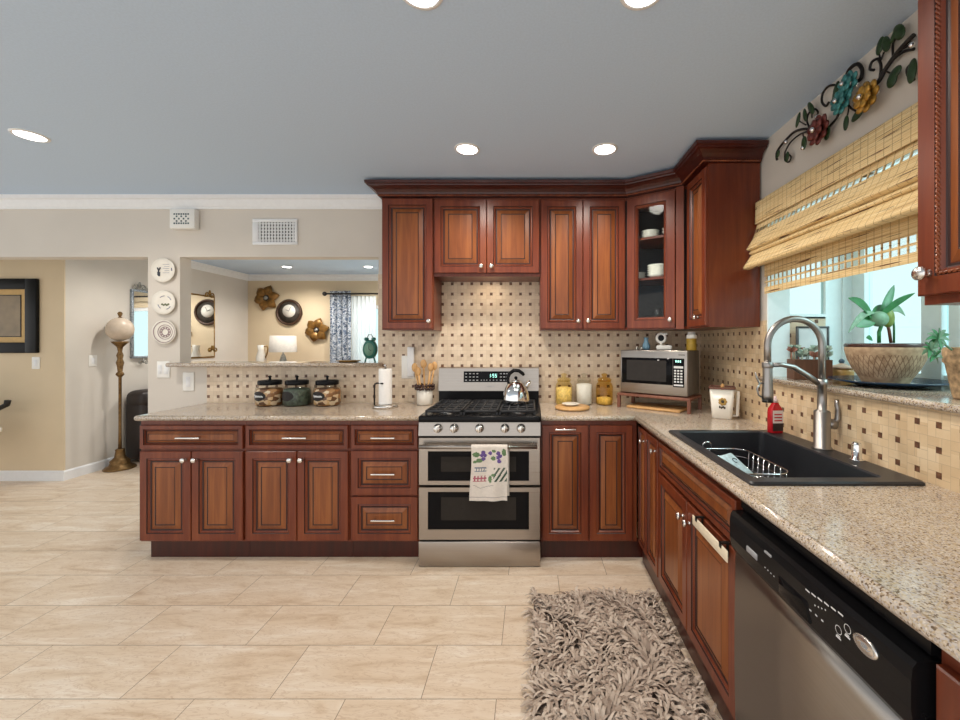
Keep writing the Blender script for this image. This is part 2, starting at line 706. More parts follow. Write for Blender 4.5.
CROWN_W = [(0.0, CEIL - 0.10), (0.010, CEIL - 0.10), (0.012, CEIL - 0.085), (0.018, CEIL - 0.075), (0.026, CEIL - 0.055), (0.03, CEIL - 0.035), (0.042, CEIL - 0.026), (0.044, CEIL), (0.0, CEIL)]
for n, path in (('trim_1', [(-7.5, BW), (-1.135, BW)]), ('trim_2', [(SIDE, 3.9), (SIDE, LIV), (2.0, LIV)])):
    m = MB()
    sweep(m, path, CROWN_W)
    struct(m.build(n, M_white))
BASEP = [(0.0, 0.0), (0.014, 0.0), (0.014, 0.085), (0.008, 0.095), (0.0, 0.1)]
for n, path in (('baseboard_far_left', [(-7.5, 4.0), (SIDE, 4.0), (SIDE, LIV)]),):
    m = MB()
    sweep(m, [(-7.5, 4.0), (SIDE, 4.0), (SIDE, 6.58)], BASEP)
    struct(m.build(n, M_white))

# ------------------------------------------------------------------ garden window over the sink
m = MB()
M = M_winwhite
m.mat(M)
BX = 1.82
m.box(1.63, BX, 2.213, 2.25, 1.19, 2.1)               # frame post at the side return
m.box(1.72, 1.74, 2.205, 2.213, 1.19, 2.1)
m.box(RW + 0.001, RW + 0.12, 2.203, 2.213, 1.19, 2.1)        # white lining of the wall's thickness
m.box(RW + 0.001, RW + 0.12, 0.93, 0.94, 1.19, 2.1)
m.box(RW + 0.12, 1.63, 2.213, 2.25, 1.51, 1.535)           # rail over the tiled side return
m.box(RW + 0.12, 1.63, 2.213, 2.25, 2.05, 2.1)
m.box(RW + 0.12, BX, 0.89, 0.93, 1.19, 1.24)
m.box(RW + 0.12, BX, 0.89, 0.93, 2.05, 2.1)
m.box(RW + 0.12, 1.46, 0.89, 0.93, 1.24, 2.05)
m.box(1.76, BX, 0.89, 0.93, 1.24, 2.05)
for y in (0.89, 1.70, 2.20):
    m.box(RW + 0.12, BX, y, y + 0.05, 2.1, 2.14)                # glazing bars of the glass roof
m.box(1.77, BX, 0.89, 2.25, 2.1, 2.14)
m.box(RW + 0.12, RW + 0.16, 0.89, 2.25, 2.1, 2.14)
for a, b in ((2.13, 2.213), (1.73, 1.82), (0.93, 0.99)):
    m.box(1.775, BX, a, b, 1.19, 2.1)
m.box(1.785, BX, 0.93, 2.213, 1.19, 1.235)
m.box(1.785, BX, 0.93, 2.213, 2.04, 2.1)
m.box(1.78, 1.81, 1.66, 1.705, 1.235, 2.04)
win = struct(m.build('window_1'))
m = MB()
m.box(RW + 0.12, 1.63, 2.213, 2.25, 1.19, 1.52)
struct(m.build('wall_tiles_window', tile('mosaic_tile_window', 'X', 1.43, 1.26, 0.0745, 0.0784, 0.27)))
m = MB()
m.box(1.80, 1.804, 0.99, 1.73, 1.235, 2.04)
m.box(1.80, 1.804, 1.82, 2.13, 1.235, 2.04)
m.box(RW + 0.12, 1.63, 2.23, 2.234, 1.535, 2.05)
m.box(1.46, 1.76, 0.905, 0.909, 1.24, 2.05)
m.box(RW + 0.16, 1.77, 0.94, 2.20, 2.118, 2.122)
struct(m.build('window_pane', M_winglass, win))
# living room window
m = MB()
m.mat(M_white)
for b in ((WX0, WX0 + 0.06, WZ0, WZ1), (WX1 - 0.06, WX1, WZ0, WZ1), (WX0, WX1, WZ1 - 0.06, WZ1), (WX0, WX1, WZ0, WZ0 + 0.06), (-1.79, -1.73, WZ0, WZ1)):
    m.box(b[0], b[1], LIV + 0.02, LIV + 0.08, b[2], b[3])
w2 = struct(m.build('window_2'))
m = MB()
m.box(WX0 + 0.06, WX1 - 0.06, LIV + 0.05, LIV + 0.054, WZ0 + 0.06, WZ1 - 0.06)
struct(m.build('window_pane', M_winglass, w2))

# ------------------------------------------------------------------ recessed lights
cans = [(-0.37, 2.32, 'recessed ceiling light over the range, left of the pair nearest the wall cabinets'),
        (0.428, 2.32, 'recessed ceiling light near the corner wall cabinets, right of the far pair'),
        (-0.354, 1.277, 'recessed ceiling light cut by the top edge of the photo, left of its pair'),
        (0.356, 1.277, 'recessed ceiling light cut by the top edge of the photo, right of its pair'),
        (-2.715, 2.168, 'recessed ceiling light alone at the far left of the kitchen ceiling'),
        (-3.60, 5.9, 'recessed ceiling light in the next room, above the brown metal flower'),
        (-2.40, 5.9, 'recessed ceiling light in the next room, above the patterned curtain'),
        (-3.75, 4.35, 'added recessed ceiling light in the hall, unseen behind the header, to brighten the walls')]  # added out of view to brighten the hall walls
can0 = None
for x, y, lab in cans:
    if can0 is None:
        can0 = thing('recessed_light', lab, 'ceiling light', (x, y, CEIL), 0, 'recessed ceiling lights')
        m = MB()
        m.lathe([(0.056, -0.001), (0.060, -0.006), (0.072, -0.004), (0.074, 0.0)], 32, cap0=False, cap1=False)
        m.build('trim_ring', M_white, can0)
        m = MB()
        m.lathe([(0.0, -0.005), (0.058, -0.004)], 32, cap0=False, cap1=False)
        m.build('diffuser', M_can, can0)
        c = can0
    else:
        c = copy_tree(can0)
        c.location = (x, y, CEIL)
        c['label'] = lab
    lamp('recessed_lamp', 'SPOT', (x, y, CEIL - 0.03), CAN_POWER * (2.0 if y > 5 else 1.5 if y > 3 else 1), (1.0, 0.96, 0.9) if y > 3 else WARM, 0.06, (0, 0, 0), 2.7)

# ================================================================== cabinets
def rope_strip(mb, a, b, r=0.006, pitch=0.012, segs=6):
    """A twisted two-strand cord from a to b."""
    a, b = Vector(a), Vector(b)
    d = b - a
    L = d.length
    d.normalize()
    s = d.cross(Vector((0.3, 0.9, 0.2))).normalized()
    u = s.cross(d)
    n = max(4, int(L / pitch * 3))
    for ph in (0, PI):
        pts = []
        for k in range(n + 1):
            t = k / n
            an = 2 * PI * t * L / (pitch * 2) + ph
            pts.append(a + d * (L * t) + (s * math.cos(an) + u * math.sin(an)) * r * 0.5)
        mb.tube(pts, r * 0.62, 4)


PANEL = [(0.0, 0.02, 0), (0.0, 0.003, 0), (0.003, 0.0, 0), (0.044, 0.0, 0), (0.048, 0.005, 1), (0.054, 0.003, 0),
         (0.061, 0.010, 0), (0.064, 0.012, 1), (0.070, 0.012, 1), (0.072, 0.011, 0), (0.097, 0.001, 0), (0.100, 0.003, 1), (0.103, 0.003, 1), (0.104, 0.002, 0)]


def front_panel(x0, x1, z0, z1, name, parent, rope=False, prof=PANEL, k=None, center=True):
    w, h = x1 - x0, z1 - z0
    if k is None:
        k = min(1.0, min(w, h) / 0.27)
    m = MB()
    m.mat(M_wood)
    m.mat(M_glaze)
    rings = []
    for ins, y, dk in prof:
        i = ins * k if ins > 0.0035 else ins
        rings.append([(x0 + i, y, z0 + i), (x1 - i, y, z0 + i), (x1 - i, y, z1 - i), (x0 + i, y, z1 - i)])
    ids = [[m.vert(p) for p in r] for r in rings]
    for j in range(len(ids) - 1):
        m.mat(M_glaze if prof[j + 1][2] else (M_field_lit if j >= 9 else M_wood))
        for q in range(4):
            q2 = (q + 1) % 4
            m.face([ids[j][q], ids[j][q2], ids[j + 1][q2], ids[j + 1][q]], False)
    m.mat(M_field_lit)
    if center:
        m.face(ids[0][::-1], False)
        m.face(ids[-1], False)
    o = m.build(name, None, parent)
    if rope:
        i = 0.050 * k
        r = MB()
        r.mat(M_rope)
        for a, b in (((x0 + i, z0 + i), (x1 - i, z0 + i)), ((x1 - i, z0 + i), (x1 - i, z1 - i)), ((x1 - i, z1 - i), (x0 + i, z1 - i)), ((x0 + i, z1 - i), (x0 + i, z0 + i))):
            rope_strip(r, (a[0], 0.003, a[1]), (b[0], 0.003, b[1]), 0.0055)
        r.build('rope_trim', None, o)
    return o


M_rope = wood('rope_wood', srgb(70, 28, 16), srgb(120, 60, 34), srgb(170, 100, 60), 0.3)


def knob(parent, x, z, r=0.0155):
    m = MB()
    m.lathe([(0.010, 0.0), (0.006, -0.004), (0.0055, -0.014), (r, -0.02), (r, -0.026), (r * 0.8, -0.030), (0.002, -0.031)], 16, (x, 0.0, z), 'Y')
    return m.build('knob', M_nickel, parent)


def bar_handle(parent, x, z, L=0.15, name='handle'):
    m = MB()
    m.rbox(x - L / 2, x + L / 2, -0.032, -0.024, z - 0.005, z + 0.005, 0.0025)
    for s in (-1, 1):
        m.lathe([(0.004, 0.0), (0.004, -0.025)], 8, (x + s * L * 0.38, 0.0, z), 'Y')
    return m.build(name, M_nickel, parent)


def carcass(t, w, depth, z0, z1, x0=0.0):
    m = MB()
    m.box(x0, w, 0.02, depth, z0, z1)
    return m.build('carcass', M_wood, t)


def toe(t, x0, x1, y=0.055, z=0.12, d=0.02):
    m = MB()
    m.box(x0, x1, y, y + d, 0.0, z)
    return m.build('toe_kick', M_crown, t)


ZD0, ZD1, ZD2, ZD3 = 0.130, 0.692, 0.708, 0.856   # door bottom / top, drawer bottom / top
CT0, CT1 = 0.887, 0.92                            # underside and top of the worktop
BY = 2.516
RX = 0.67


def base_two_door(label, x, w, grp, toe0=0.0):
    t = thing('base_cabinet', label, 'cabinet', (x, BY, 0), 0, grp)
    carcass(t, w, BW - 0.012 - BY, 0.118, CT0 - 0.001)
    toe(t, toe0, w)
    d = front_panel(0.008, w - 0.008, ZD2, ZD3, 'drawer', t)
    bar_handle(d, w / 2, (ZD2 + ZD3) / 2)
    mid = w / 2
    d = front_panel(0.008, mid - 0.003, ZD0, ZD1, 'door', t)
    knob(d, mid - 0.034, 0.642)
    d = front_panel(mid + 0.003, w - 0.008, ZD0, ZD1, 'door', t)
    knob(d, mid + 0.034, 0.642)
    return t


GB = 'cherry base cabinets'
base_two_door('cherry base cabinet at the left end of the run, two doors under one drawer', -2.472, 0.665, GB, 0.03)
base_two_door('cherry base cabinet with two doors and a drawer, next to the stack of three drawers', -1.805, 0.661, GB)
t = thing('base_cabinet', 'cherry base cabinet of three stacked drawers left of the range', 'cabinet', (-1.142, BY, 0), 0, GB)
w = 0.437
carcass(t, w, BW - 0.012 - BY, 0.118, CT0 - 0.001)
toe(t, 0, w)
for a, b in ((ZD2, ZD3), (0.417, 0.695), (0.130, 0.405)):
    d = front_panel(0.008, w - 0.008, a, b, 'drawer', t)
    bar_handle(d, w / 2, (a + b) / 2)
t = thing('base_cabinet', 'cherry base cabinet with two tall narrow doors right of the range', 'cabinet', (0.064, BY, 0), 0, GB)
w = RX - 0.064
carcass(t, w, BW - 0.012 - BY, 0.118, CT0 - 0.001)
toe(t, 0, w + 0.05, 0.05, 0.118)
d = front_panel(0.006, 0.296, ZD0, ZD3, 'door', t)
bar_handle(d, 0.152, 0.835, 0.13)  # added bar standing in for a highlight on the top rail
front_panel(0.306, 0.575, ZD0, ZD3, 'door', t)

# right hand run: local x runs towards the camera, local y into the cabinet
RD = RW - 0.012 - RX
t = thing('base_cabinet', 'cherry base cabinet with two narrow doors in the inner corner of the right run', 'cabinet', (RX, 2.512, 0), -PI / 2, GB)
carcass(t, 0.395, RD, 0.118, CT0 - 0.001)
toe(t, 0.0, 0.395, 0.03)
d = front_panel(0.012, 0.165, ZD0, ZD3, 'door', t)
knob(d, 0.14, 0.792, 0.013)
d = front_panel(0.173, 0.388, ZD0, ZD3, 'door', t)
knob(d, 0.355, 0.792, 0.013)
t = thing('sink_cabinet', 'cherry sink base cabinet with a false drawer front above two doors', 'cabinet', (RX, 2.115, 0), -PI / 2, GB)
m = MB()
m.box(0, 0.811, 0.02, RD, 0.118, 0.68)
m.box(0, 0.811, 0.02, 0.035, 0.68, CT0 - 0.001)
m.build('carcass', M_wood, t)
toe(t, 0, 0.811, 0.03)
front_panel(0.008, 0.803, ZD2, ZD3, 'drawer_front', t)
d = front_panel(0.008, 0.388, ZD0, ZD1, 'door', t)
knob(d, 0.355, 0.615)
d = front_panel(0.396, 0.803, ZD0, ZD1, 'door', t)
knob(d, 0.428, 0.615)
t = thing('base_cabinet', 'cherry base cabinet with rope trim nearest the camera, beside the dishwasher', 'cabinet', (RX, 0.672, 0), -PI / 2, GB)
carcass(t, 0.5, RD, 0.118, CT0 - 0.001)
toe(t, 0, 0.5, 0.03)
front_panel(0.008, 0.492, ZD0, 0.842, 'door', t, True)

# ------------------------------------------------------------------ wall cabinets
UY, UX = 2.79, 0.985
UZ0, UZ1 = 1.466, 2.392
GU = 'cherry wall cabinets'
UD = BW - 0.012 - UY
t = thing('wall_cabinet', 'tall cherry wall cabinet with one door at the left end, beside the pass-through', 'cabinet', (-1.046, UY, UZ0), 0, GU)
w = 0.363
carcass(t, w, UD, 0, UZ1 - UZ0)
d = front_panel(0.006, w - 0.004, 0.008, UZ1 - UZ0 - 0.008, 'door', t)
knob(d, w - 0.026, 0.062)
t = thing('wall_cabinet', 'short cherry wall cabinet with two doors above the range', 'cabinet', (-0.681, UY, 1.842), 0, GU)
w = 0.743
carcass(t, w, UD, 0, UZ1 - 1.842)
d = front_panel(0.006, w / 2 - 0.002, 0.022, 0.532, 'door', t)
knob(d, w / 2 - 0.036, 0.066)
d = front_panel(w / 2 + 0.002, w - 0.006, 0.022, 0.532, 'door', t)
knob(d, w / 2 + 0.036, 0.066)
t = thing('wall_cabinet', 'tall cherry wall cabinet with two narrow doors right of the range', 'cabinet', (0.064, UY, UZ0), 0, GU)
w = 0.597
carcass(t, w, UD, 0, UZ1 - UZ0)
d = front_panel(0.006, w / 2 - 0.002, 0.008, UZ1 - UZ0 - 0.02, 'door', t)
knob(d, w / 2 - 0.034, 0.062)
d = front_panel(w / 2 + 0.002, w - 0.004, 0.008, UZ1 - UZ0 - 0.02, 'door', t)
knob(d, w / 2 + 0.034, 0.062)

# corner cabinet with the glass door
A = Vector((0.663, UY, 0))
B = Vector((UX, 2.58, 0))
dg = (B - A).normalized()
ang = math.atan2(dg.y, dg.x)
DL = (B - A).length
t = thing('corner_cabinet', 'angled cherry corner wall cabinet with a glass door and dishes inside', 'cabinet', (A.x, A.y, UZ0), ang, GU)
inv = Matrix.Rotation(-ang, 4, 'Z') @ Matrix.Translation(-A)


def loc2(x, y):
    v = inv @ Vector((x, y, 0))
    return (v.x, v.y)


H = UZ1 - UZ0
M_inside_shade = plain('cabinet_inside_shade', srgb(34, 24, 21), 0.6)  # same wood left unlit inside; that shade is put into the dark colour
pent = [(A.x, A.y + 0.022), (UX + 0.012, 2.58 + 0.018), (RW - 0.012, 2.58 + 0.018), (RW - 0.012, BW - 0.012), (A.x, BW - 0.012)]
pl = [loc2(*p) for p in pent]
m = MB()
m.mat(M_wood)
m.prism(pl, 0.0, 0.018)
m.prism(pl, H - 0.018, H)
m.mat(M_inside_shade)


def vwall(m, p, q, th, z0, z1):
    p, q = Vector((*p, 0)), Vector((*q, 0))
    d = (q - p).normalized()
    n = Vector((-d.y, d.x, 0)) * th
    m.prism([(p.x, p.y), (q.x, q.y), (q.x + n.x, q.y + n.y), (p.x + n.x, p.y + n.y)], z0, z1)


for i, j in ((1, 2), (2, 3), (3, 4), (4, 0)):
    vwall(m, pl[i], pl[j], 0.012, 0.018, H - 0.018)
m.mat(M_wood)
m.box(0.0, 0.016, 0.02, 0.036, 0.018, H - 0.018)
m.box(0.335, DL, 0.004, 0.036, 0.0, H)
m.build('carcass', None, t)
for z in (0.36, 0.64):
    m = MB()
    sp = [(A.x + 0.02, A.y + 0.05), (UX, 2.58 + 0.055), (RW - 0.03, 2.58 + 0.04), (RW - 0.03, BW - 0.03), (A.x + 0.02, BW - 0.03)]
    m.prism([loc2(*p) for p in sp], z - 0.016, z)
    m.build('shelf', M_wood, t)
GP = [(0.0, 0.02, 0), (0.0, 0.003, 0), (0.003, 0.0, 0), (0.055, 0.0, 0), (0.058, 0.005, 1), (0.064, 0.004, 0), (0.074, 0.012, 0), (0.076, 0.014, 1), (0.078, 0.02, 0)]
d = front_panel(0.006, 0.33, 0.008, H - 0.018, 'door', t, False, GP + [(0.0, 0.02, 0)], 1.0, False)
m = MB()
m.box(0.08, 0.256, 0.013, 0.016, 0.084, H - 0.094)
g = m.build('glass_pane', M_glass, d)
knob(d, 0.302, 0.062)

t = thing('wall_cabinet', 'narrow cherry wall cabinet on the window wall, with its broad side panel towards the camera', 'cabinet', (UX, 2.575, UZ0), -PI / 2, GU)
carcass(t, 0.315, RW - 0.012 - UX, 0, H)
d = front_panel(0.045, 0.312, 0.008, H - 0.02, 'door', t)
knob(d, 0.215, 0.062)
t = thing('wall_cabinet', 'cherry wall cabinet with rope trim at the right edge, nearest the camera', 'cabinet', (0.972, 1.008, 1.47), -PI / 2, GU)
carcass(t, 0.7, RW - 0.012 - 0.972, 0, 1.0)
d = front_panel(0.0, 0.35, 0.022, 0.96, 'door', t, True)
knob(d, 0.03, 0.075, 0.017)

# crown of the wall cabinets
cr = thing('crown_moulding', 'dark cherry crown moulding stepping along the tops of the wall cabinets', 'moulding', (0, 0, 0))
path = [(-1.046, BW - 0.012), (-1.046, UY), (0.663, UY), (UX, 2.58), (UX, 2.262), (RW - 0.01, 2.262)]
CP = [(-0.02, UZ1 + 0.0005), (0.012, UZ1 + 0.0005), (0.012, UZ1 + 0.012), (0.020, UZ1 + 0.015), (0.024, UZ1 + 0.026), (0.036, UZ1 + 0.042), (0.056, UZ1 + 0.054), (0.07, UZ1 + 0.058), (0.072, UZ1 + 0.066), (0.082, UZ1 + 0.07), (0.085, 2.48), (-0.02, 2.48)]
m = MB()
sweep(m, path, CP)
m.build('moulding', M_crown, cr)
m = MB()
m.mat(M_rope)
rp = [(-1.046 - 0.016, UY - 0.016), (0.659, UY - 0.016), (UX - 0.013, 2.574), (UX - 0.016, 2.246), (RW - 0.012, 2.246)]
for a, b in zip(rp, rp[1:]):
    rope_strip(m, (*a, UZ1 + 0.008), (*b, UZ1 + 0.008), 0.006, 0.014)
m.build('rope_trim', None, cr)

# ================================================================== worktops
def half_round(m, path, z0, z1, out):
    """Bullnose: a half cylinder along a straight path; out = outward unit vector."""
    r = (z1 - z0) / 2
    zc = (z0 + z1) / 2
    o = Vector(out)
    rs = []
    for p in path:
        p = Vector((*p, 0))
        rs.append([(p.x + o.x * r * math.sin(a), p.y + o.y * r * math.sin(a), zc + r * math.cos(a)) for a in [PI * k / 8 for k in range(9)]])
    m.rings(rs, True, True, True, True)


t = MB()
t.mat(M_granite)
t.box(-2.47, -0.697, 2.51, BW - 0.012, CT0, CT1)
half_round(t, [(-2.47, 2.51), (-0.697, 2.51)], CT0, CT1, (0, -1, 0))
half_round(t, [(-2.47, 2.51), (-2.47, BW - 0.012)], CT0, CT1, (-1, 0, 0))
t.sphere((-2.47, 2.51, (CT0 + CT1) / 2), 0.0165, 12, 8)
tag(t.build('worktop'), 'speckled granite worktop on the cabinets left of the range', 'worktop', 'granite worktops')
t = MB()
t.mat(M_granite)
EX = 0.66
t.box(0.064, RW - 0.01, 2.508, BW - 0.012, CT0, CT1)
t.box(EX, RW - 0.01, 2.035, 2.508, CT0, CT1)
t.box(EX, 0.722, 1.29, 2.035, CT0, CT1)
t.box(1.25, RW - 0.01, 1.29, 2.035, CT0, CT1)
t.box(EX, RW - 0.01, 0.1, 1.29, CT0, CT1)
half_round(t, [(0.064, 2.508), (EX, 2.508)], CT0, CT1, (0, -1, 0))
half_round(t, [(EX, 2.508), (EX, 0.1)], CT0, CT1, (-1, 0, 0))
tag(t.build('worktop'), 'speckled granite worktop turning the corner right of the range and holding the sink', 'worktop', 'granite worktops')
t = MB()
t.mat(M_granite)
t.box(-2.72, -1.135, 2.99, 3.27, 1.196, 1.226)
half_round(t, [(-2.72, 2.99), (-1.135, 2.99)], 1.196, 1.226, (0, -1, 0))
tag(t.build('bar_ledge'), 'granite ledge of the pass-through opening above the tiled half wall', 'ledge')
t = MB()
t.mat(M_granite)
t.box(1.282, 1.80, 0.94, 2.208, 1.163, 1.19)
half_round(t, [(1.282, 0.6), (1.282, 2.245)], 1.163, 1.19, (-1, 0, 0))
t.box(1.282, 1.296, 0.6, 0.94, 1.163, 1.19)
t.box(1.282, 1.296, 2.208, 2.245, 1.163, 1.19)
tag(t.build('window_sill'), 'granite window sill behind the sink holding the potted plants', 'window sill')
# ================================================================== range
RGW = 0.748
rg = thing('gas_range', 'stainless steel double-oven gas range between the base cabinets', 'range', (-0.69, 2.45, 0), 0)
m = MB()
m.mat(M_black)
m.box(0.004, RGW - 0.004, 0.03, 0.59, 0.03, 0.90)
m.build('body', None, rg)
m = MB()
m.mat(M_steel)
m.rbox(0.0, RGW, 0.0, 0.03, 0.004, 0.158, 0.006)
m.build('drawer', None, rg)


def oven_door(z0, z1, wz0, wz1, name):
    d = MB()
    d.mat(M_steel)
    wx0, wx1 = 0.058, RGW - 0.07
    d.box(0, RGW, 0.012, 0.03, z0, z1)
    # front skin as a frame around the window, edges eased
    o = [(0.004, z0 + 0.004), (RGW - 0.004, z0 + 0.004), (RGW - 0.004, z1 - 0.004), (0.004, z1 - 0.004)]
    oo = [(0, z0), (RGW, z0), (RGW, z1), (0, z1)]
    i = [(wx0, wz0), (wx1, wz0), (wx1, wz1), (wx0, wz1)]
    r0 = [d.vert((x, 0.012, z)) for x, z in oo]
    r1 = [d.vert((x, 0.0, z)) for x, z in o]
    r2 = [d.vert((x, 0.0, z)) for x, z in i]
    r3 = [d.vert((x, 0.008, z)) for x, z in i]
    for a, b in ((r0, r1), (r1, r2), (r2, r3)):
        for k in range(4):
            k2 = (k + 1) % 4
            d.face([a[k], a[k2], b[k2], b[k]], False)
    dd = d.build(name, None, rg)
    g = MB()
    g.mat(M_bglass)
    g.box(wx0, wx1, 0.006, 0.012, wz0, wz1)
    g.mat(M_wing)
    g.box(wx0 + 0.08, wx1 - 0.08, 0.0052, 0.006, wz0 + 0.055, wz1 - 0.035)
    g.build('window', None, dd)
    return dd


oven_door(0.166, 0.493, 0.232, 0.463, 'oven_door')
up = oven_door(0.502, 0.797, 0.530, 0.712, 'oven_door')
HB = -0.052
m = MB()
m.mat(M_steel)
m.tube([(0.02, HB, 0.752), (RGW - 0.02, HB, 0.752)], 0.0125, 12)
for x in (0.04, RGW - 0.04):
    m.tube([(x, 0.002, 0.752), (x, HB, 0.752)], 0.009, 8)
m.build('handle', None, up)
m = MB()
m.mat(M_steel)
m.prism([(0.03, 0.806), (0.0, 0.806), (0.012, 0.886), (0.04, 0.886)], 0.0, RGW, 'X')
cp = m.build('control_panel', None, rg)
for kx in (437, 453.5, 479, 504.7, 521):
    x = (kx - VX) / F * 2.43 + 0.69
    m = MB()
    m.mat(M_nickel)
    z = 0.853
    m.lathe([(0.027, 0.006), (0.027, -0.004), (0.022, -0.006), (0.021, -0.028), (0.018, -0.032), (0.001, -0.033)], 20, (x, 0.0, z), 'Y')
    m.rbox(x - 0.006, x + 0.006, -0.042, -0.02, z - 0.02, z + 0.02, 0.003)
    m.build('knob', None, rg)
m = MB()
m.mat(M_black)
m.rbox(0.0, RGW, -0.008, 0.10, 0.889, 0.928, 0.01, 3)
m.box(0.0, RGW, 0.05, 0.59, 0.895, 0.926)
m.build('cooktop', None, rg)
# burners and grates
for bx, by, br in ((0.14, 0.17, 0.05), (0.14, 0.40, 0.038), (0.374, 0.28, 0.045), (0.608, 0.17, 0.05), (0.608, 0.40, 0.038)):
    m = MB()
    m.mat(M_nickel)
    m.lathe([(br, 0.926), (br, 0.932), (br * 0.8, 0.936)], 20, (bx, by, 0), cap0=False)
    m.mat(M_matte)
    m.lathe([(br * 0.78, 0.936), (br * 0.78, 0.943), (br * 0.6, 0.946), (0.001, 0.946)], 20, (bx, by, 0), cap0=False)
    m.build('burner', None, rg)
for gx0, gx1 in ((0.03, 0.258), (0.266, 0.482), (0.49, 0.718)):
    m = MB()
    m.mat(M_matte)
    y0, y1, zt = 0.045, 0.505, 0.957
    b = 0.006
    for x in (gx0 + b, gx1 - b):
        m.rbox(x - b, x + b, y0, y1, zt - 0.016, zt, 0.002, 1)
    for y in (y0 + b, (y0 + y1) / 2, y1 - b):
        m.rbox(gx0, gx1, y - b, y + b, zt - 0.016, zt, 0.002, 1)
    for k in range(1, 4):
        x = gx0 + (gx1 - gx0) * k / 4
        m.rbox(x - 0.004, x + 0.004, y0, y1, zt - 0.014, zt, 0.0015, 1)
    for y in (0.12, 0.2, 0.35, 0.43):
        m.rbox(gx0, gx1, y - 0.004, y + 0.004, zt - 0.012, zt - 0.001, 0.0015, 1)
    for x in (gx0 + b, gx1 - b):
        for y in (y0 + b, y1 - b):
            m.box(x - b, x + b, y - b, y + b, 0.926, zt - 0.012)
    m.build('grate', None, rg)
m = MB()
m.mat(M_black)
m.box(0.0, RGW, 0.545, 0.602, 0.926, 1.02)
m.mat(M_steel)
m.prism([(0.530, 1.018), (0.602, 1.018), (0.602, 1.185), (0.595, 1.192), (0.56, 1.192), (0.548, 1.186)], 0.0, RGW, 'X')
bg = m.build('backguard', None, rg)


def bgy(z):
    return 0.530 + 0.018 * (z - 1.018) / 0.168


m = MB()
m.mat(M_bglass)
x0, x1, z0, z1 = 0.187, 0.53, 1.083, 1.163
m.quad((x0, bgy(z0) - 0.003, z0), (x1, bgy(z0) - 0.003, z0), (x1, bgy(z1) - 0.003, z1), (x0, bgy(z1) - 0.003, z1))
for a, b in (((x0, z0), (x1, z0)), ((x1, z0), (x1, z1)), ((x1, z1), (x0, z1)), ((x0, z1), (x0, z0))):
    m.quad((a[0], bgy(a[1]) - 0.003, a[1]), (b[0], bgy(b[1]) - 0.003, b[1]), (b[0], bgy(b[1]) + 0.002, b[1]), (a[0], bgy(a[1]) + 0.002, a[1]))
M_digit = emit('teal_digits', (0.02, 0.75, 0.6), 1.0)
M_print = plain('grey_print', srgb(150, 150, 152), 0.5)
M_whiteprint = plain('white_print', srgb(215, 215, 215), 0.5)


def seg(m, xa, xb, za, zb):
    m.quad((xa, bgy(za) - 0.0045, za), (xb, bgy(za) - 0.0045, za), (xb, bgy(zb) - 0.0045, zb), (xa, bgy(zb) - 0.0045, zb))


dp = m.build('display_panel', None, bg)
m = MB()
m.mat(M_digit)
SEGS = {'1': 'bc', '2': 'abged', ':': '', '0': 'abcdef', '8': 'abcdefg', '5': 'afgcd', '3': 'abgcd'}
xx = 0.375
for ch in '1:55':
    w_, h_ = 0.013, 0.026
    zb = 1.118
    if ch == ':':
        seg(m, xx, xx + 0.003, zb + 0.006, zb + 0.009)
        seg(m, xx, xx + 0.003, zb + 0.016, zb + 0.019)
        xx += 0.008
        continue
    q = 0.0035
    S = {'a': (0, w_, h_ - q, h_), 'd': (0, w_, 0, q), 'g': (0, w_, h_ / 2 - q / 2, h_ / 2 + q / 2), 'f': (0, q, h_ / 2, h_), 'e': (0, q, 0, h_ / 2), 'b': (w_ - q, w_, h_ / 2, h_), 'c': (w_ - q, w_, 0, h_ / 2)}
    for s in SEGS[ch]:
        a = S[s]
        seg(m, xx + a[0], xx + a[1], zb + a[2], zb + a[3])
    xx += 0.019
m.build('clock_digits', None, dp)
m = MB()
m.mat(M_print)
for cx in (0.205, 0.235, 0.262, 0.289, 0.465, 0.49, 0.512):
    for cz in (1.098, 1.122, 1.146):
        seg(m, cx - 0.007, cx + 0.007, cz - 0.004, cz + 0.003)
for cx in (0.32, 0.34, 0.36, 0.385, 0.41, 0.435):
    seg(m, cx - 0.004, cx + 0.004, 1.095, 1.101)
m.build('key_print', None, dp)
m = MB()
m.mat(M_print)
for k in range(7):
    seg(m, 0.362 + k * 0.008, 0.367 + k * 0.008, 1.048, 1.055)
m.build('maker_mark', None, bg)
lamp('range_fill_lamp', 'AREA', (-0.31, 2.88, 1.838), RANGE_FILL_POWER, (1.0, 0.80, 0.56), 0.22)  # added warm fill on the tiles over the range, no fixture there

# kettle
kt = thing('kettle', 'shiny steel kettle with a black arched handle on the rear right burner', 'kettle', (-0.105, 2.78, 0.957), 0)
m = MB()
m.mat(M_chrome)
m.lathe([(0.086, 0.0), (0.094, 0.006), (0.094, 0.03), (0.088, 0.07), (0.076, 0.105), (0.056, 0.135), (0.036, 0.15), (0.03, 0.152)], 32)
m.build('body', None, kt)
m = MB()
m.mat(M_chrome)
m.lathe([(0.032, 0.15), (0.03, 0.158), (0.01, 0.162), (0.009, 0.17)], 20)
m.mat(M_black)
m.sphere((0, 0, 0.176), 0.012, 12, 8)
m.build('lid', None, kt)
m = MB()
m.mat(M_chrome)
m.tube([(0.06, 0.03, 0.10), (0.085, 0.043, 0.135), (0.095, 0.048, 0.15)], [0.018, 0.014, 0.012], 12)
m.build('spout', None, kt)
m = MB()
m.mat(M_black)
m.tube([(-0.05, 0, 0.13), (-0.058, 0, 0.17), (-0.045, 0, 0.205), (-0.015, 0, 0.228), (0.02, 0, 0.226), (0.048, 0, 0.205), (0.056, 0, 0.192)], [0.008, 0.011, 0.013, 0.013, 0.013, 0.012, 0.009], 12)
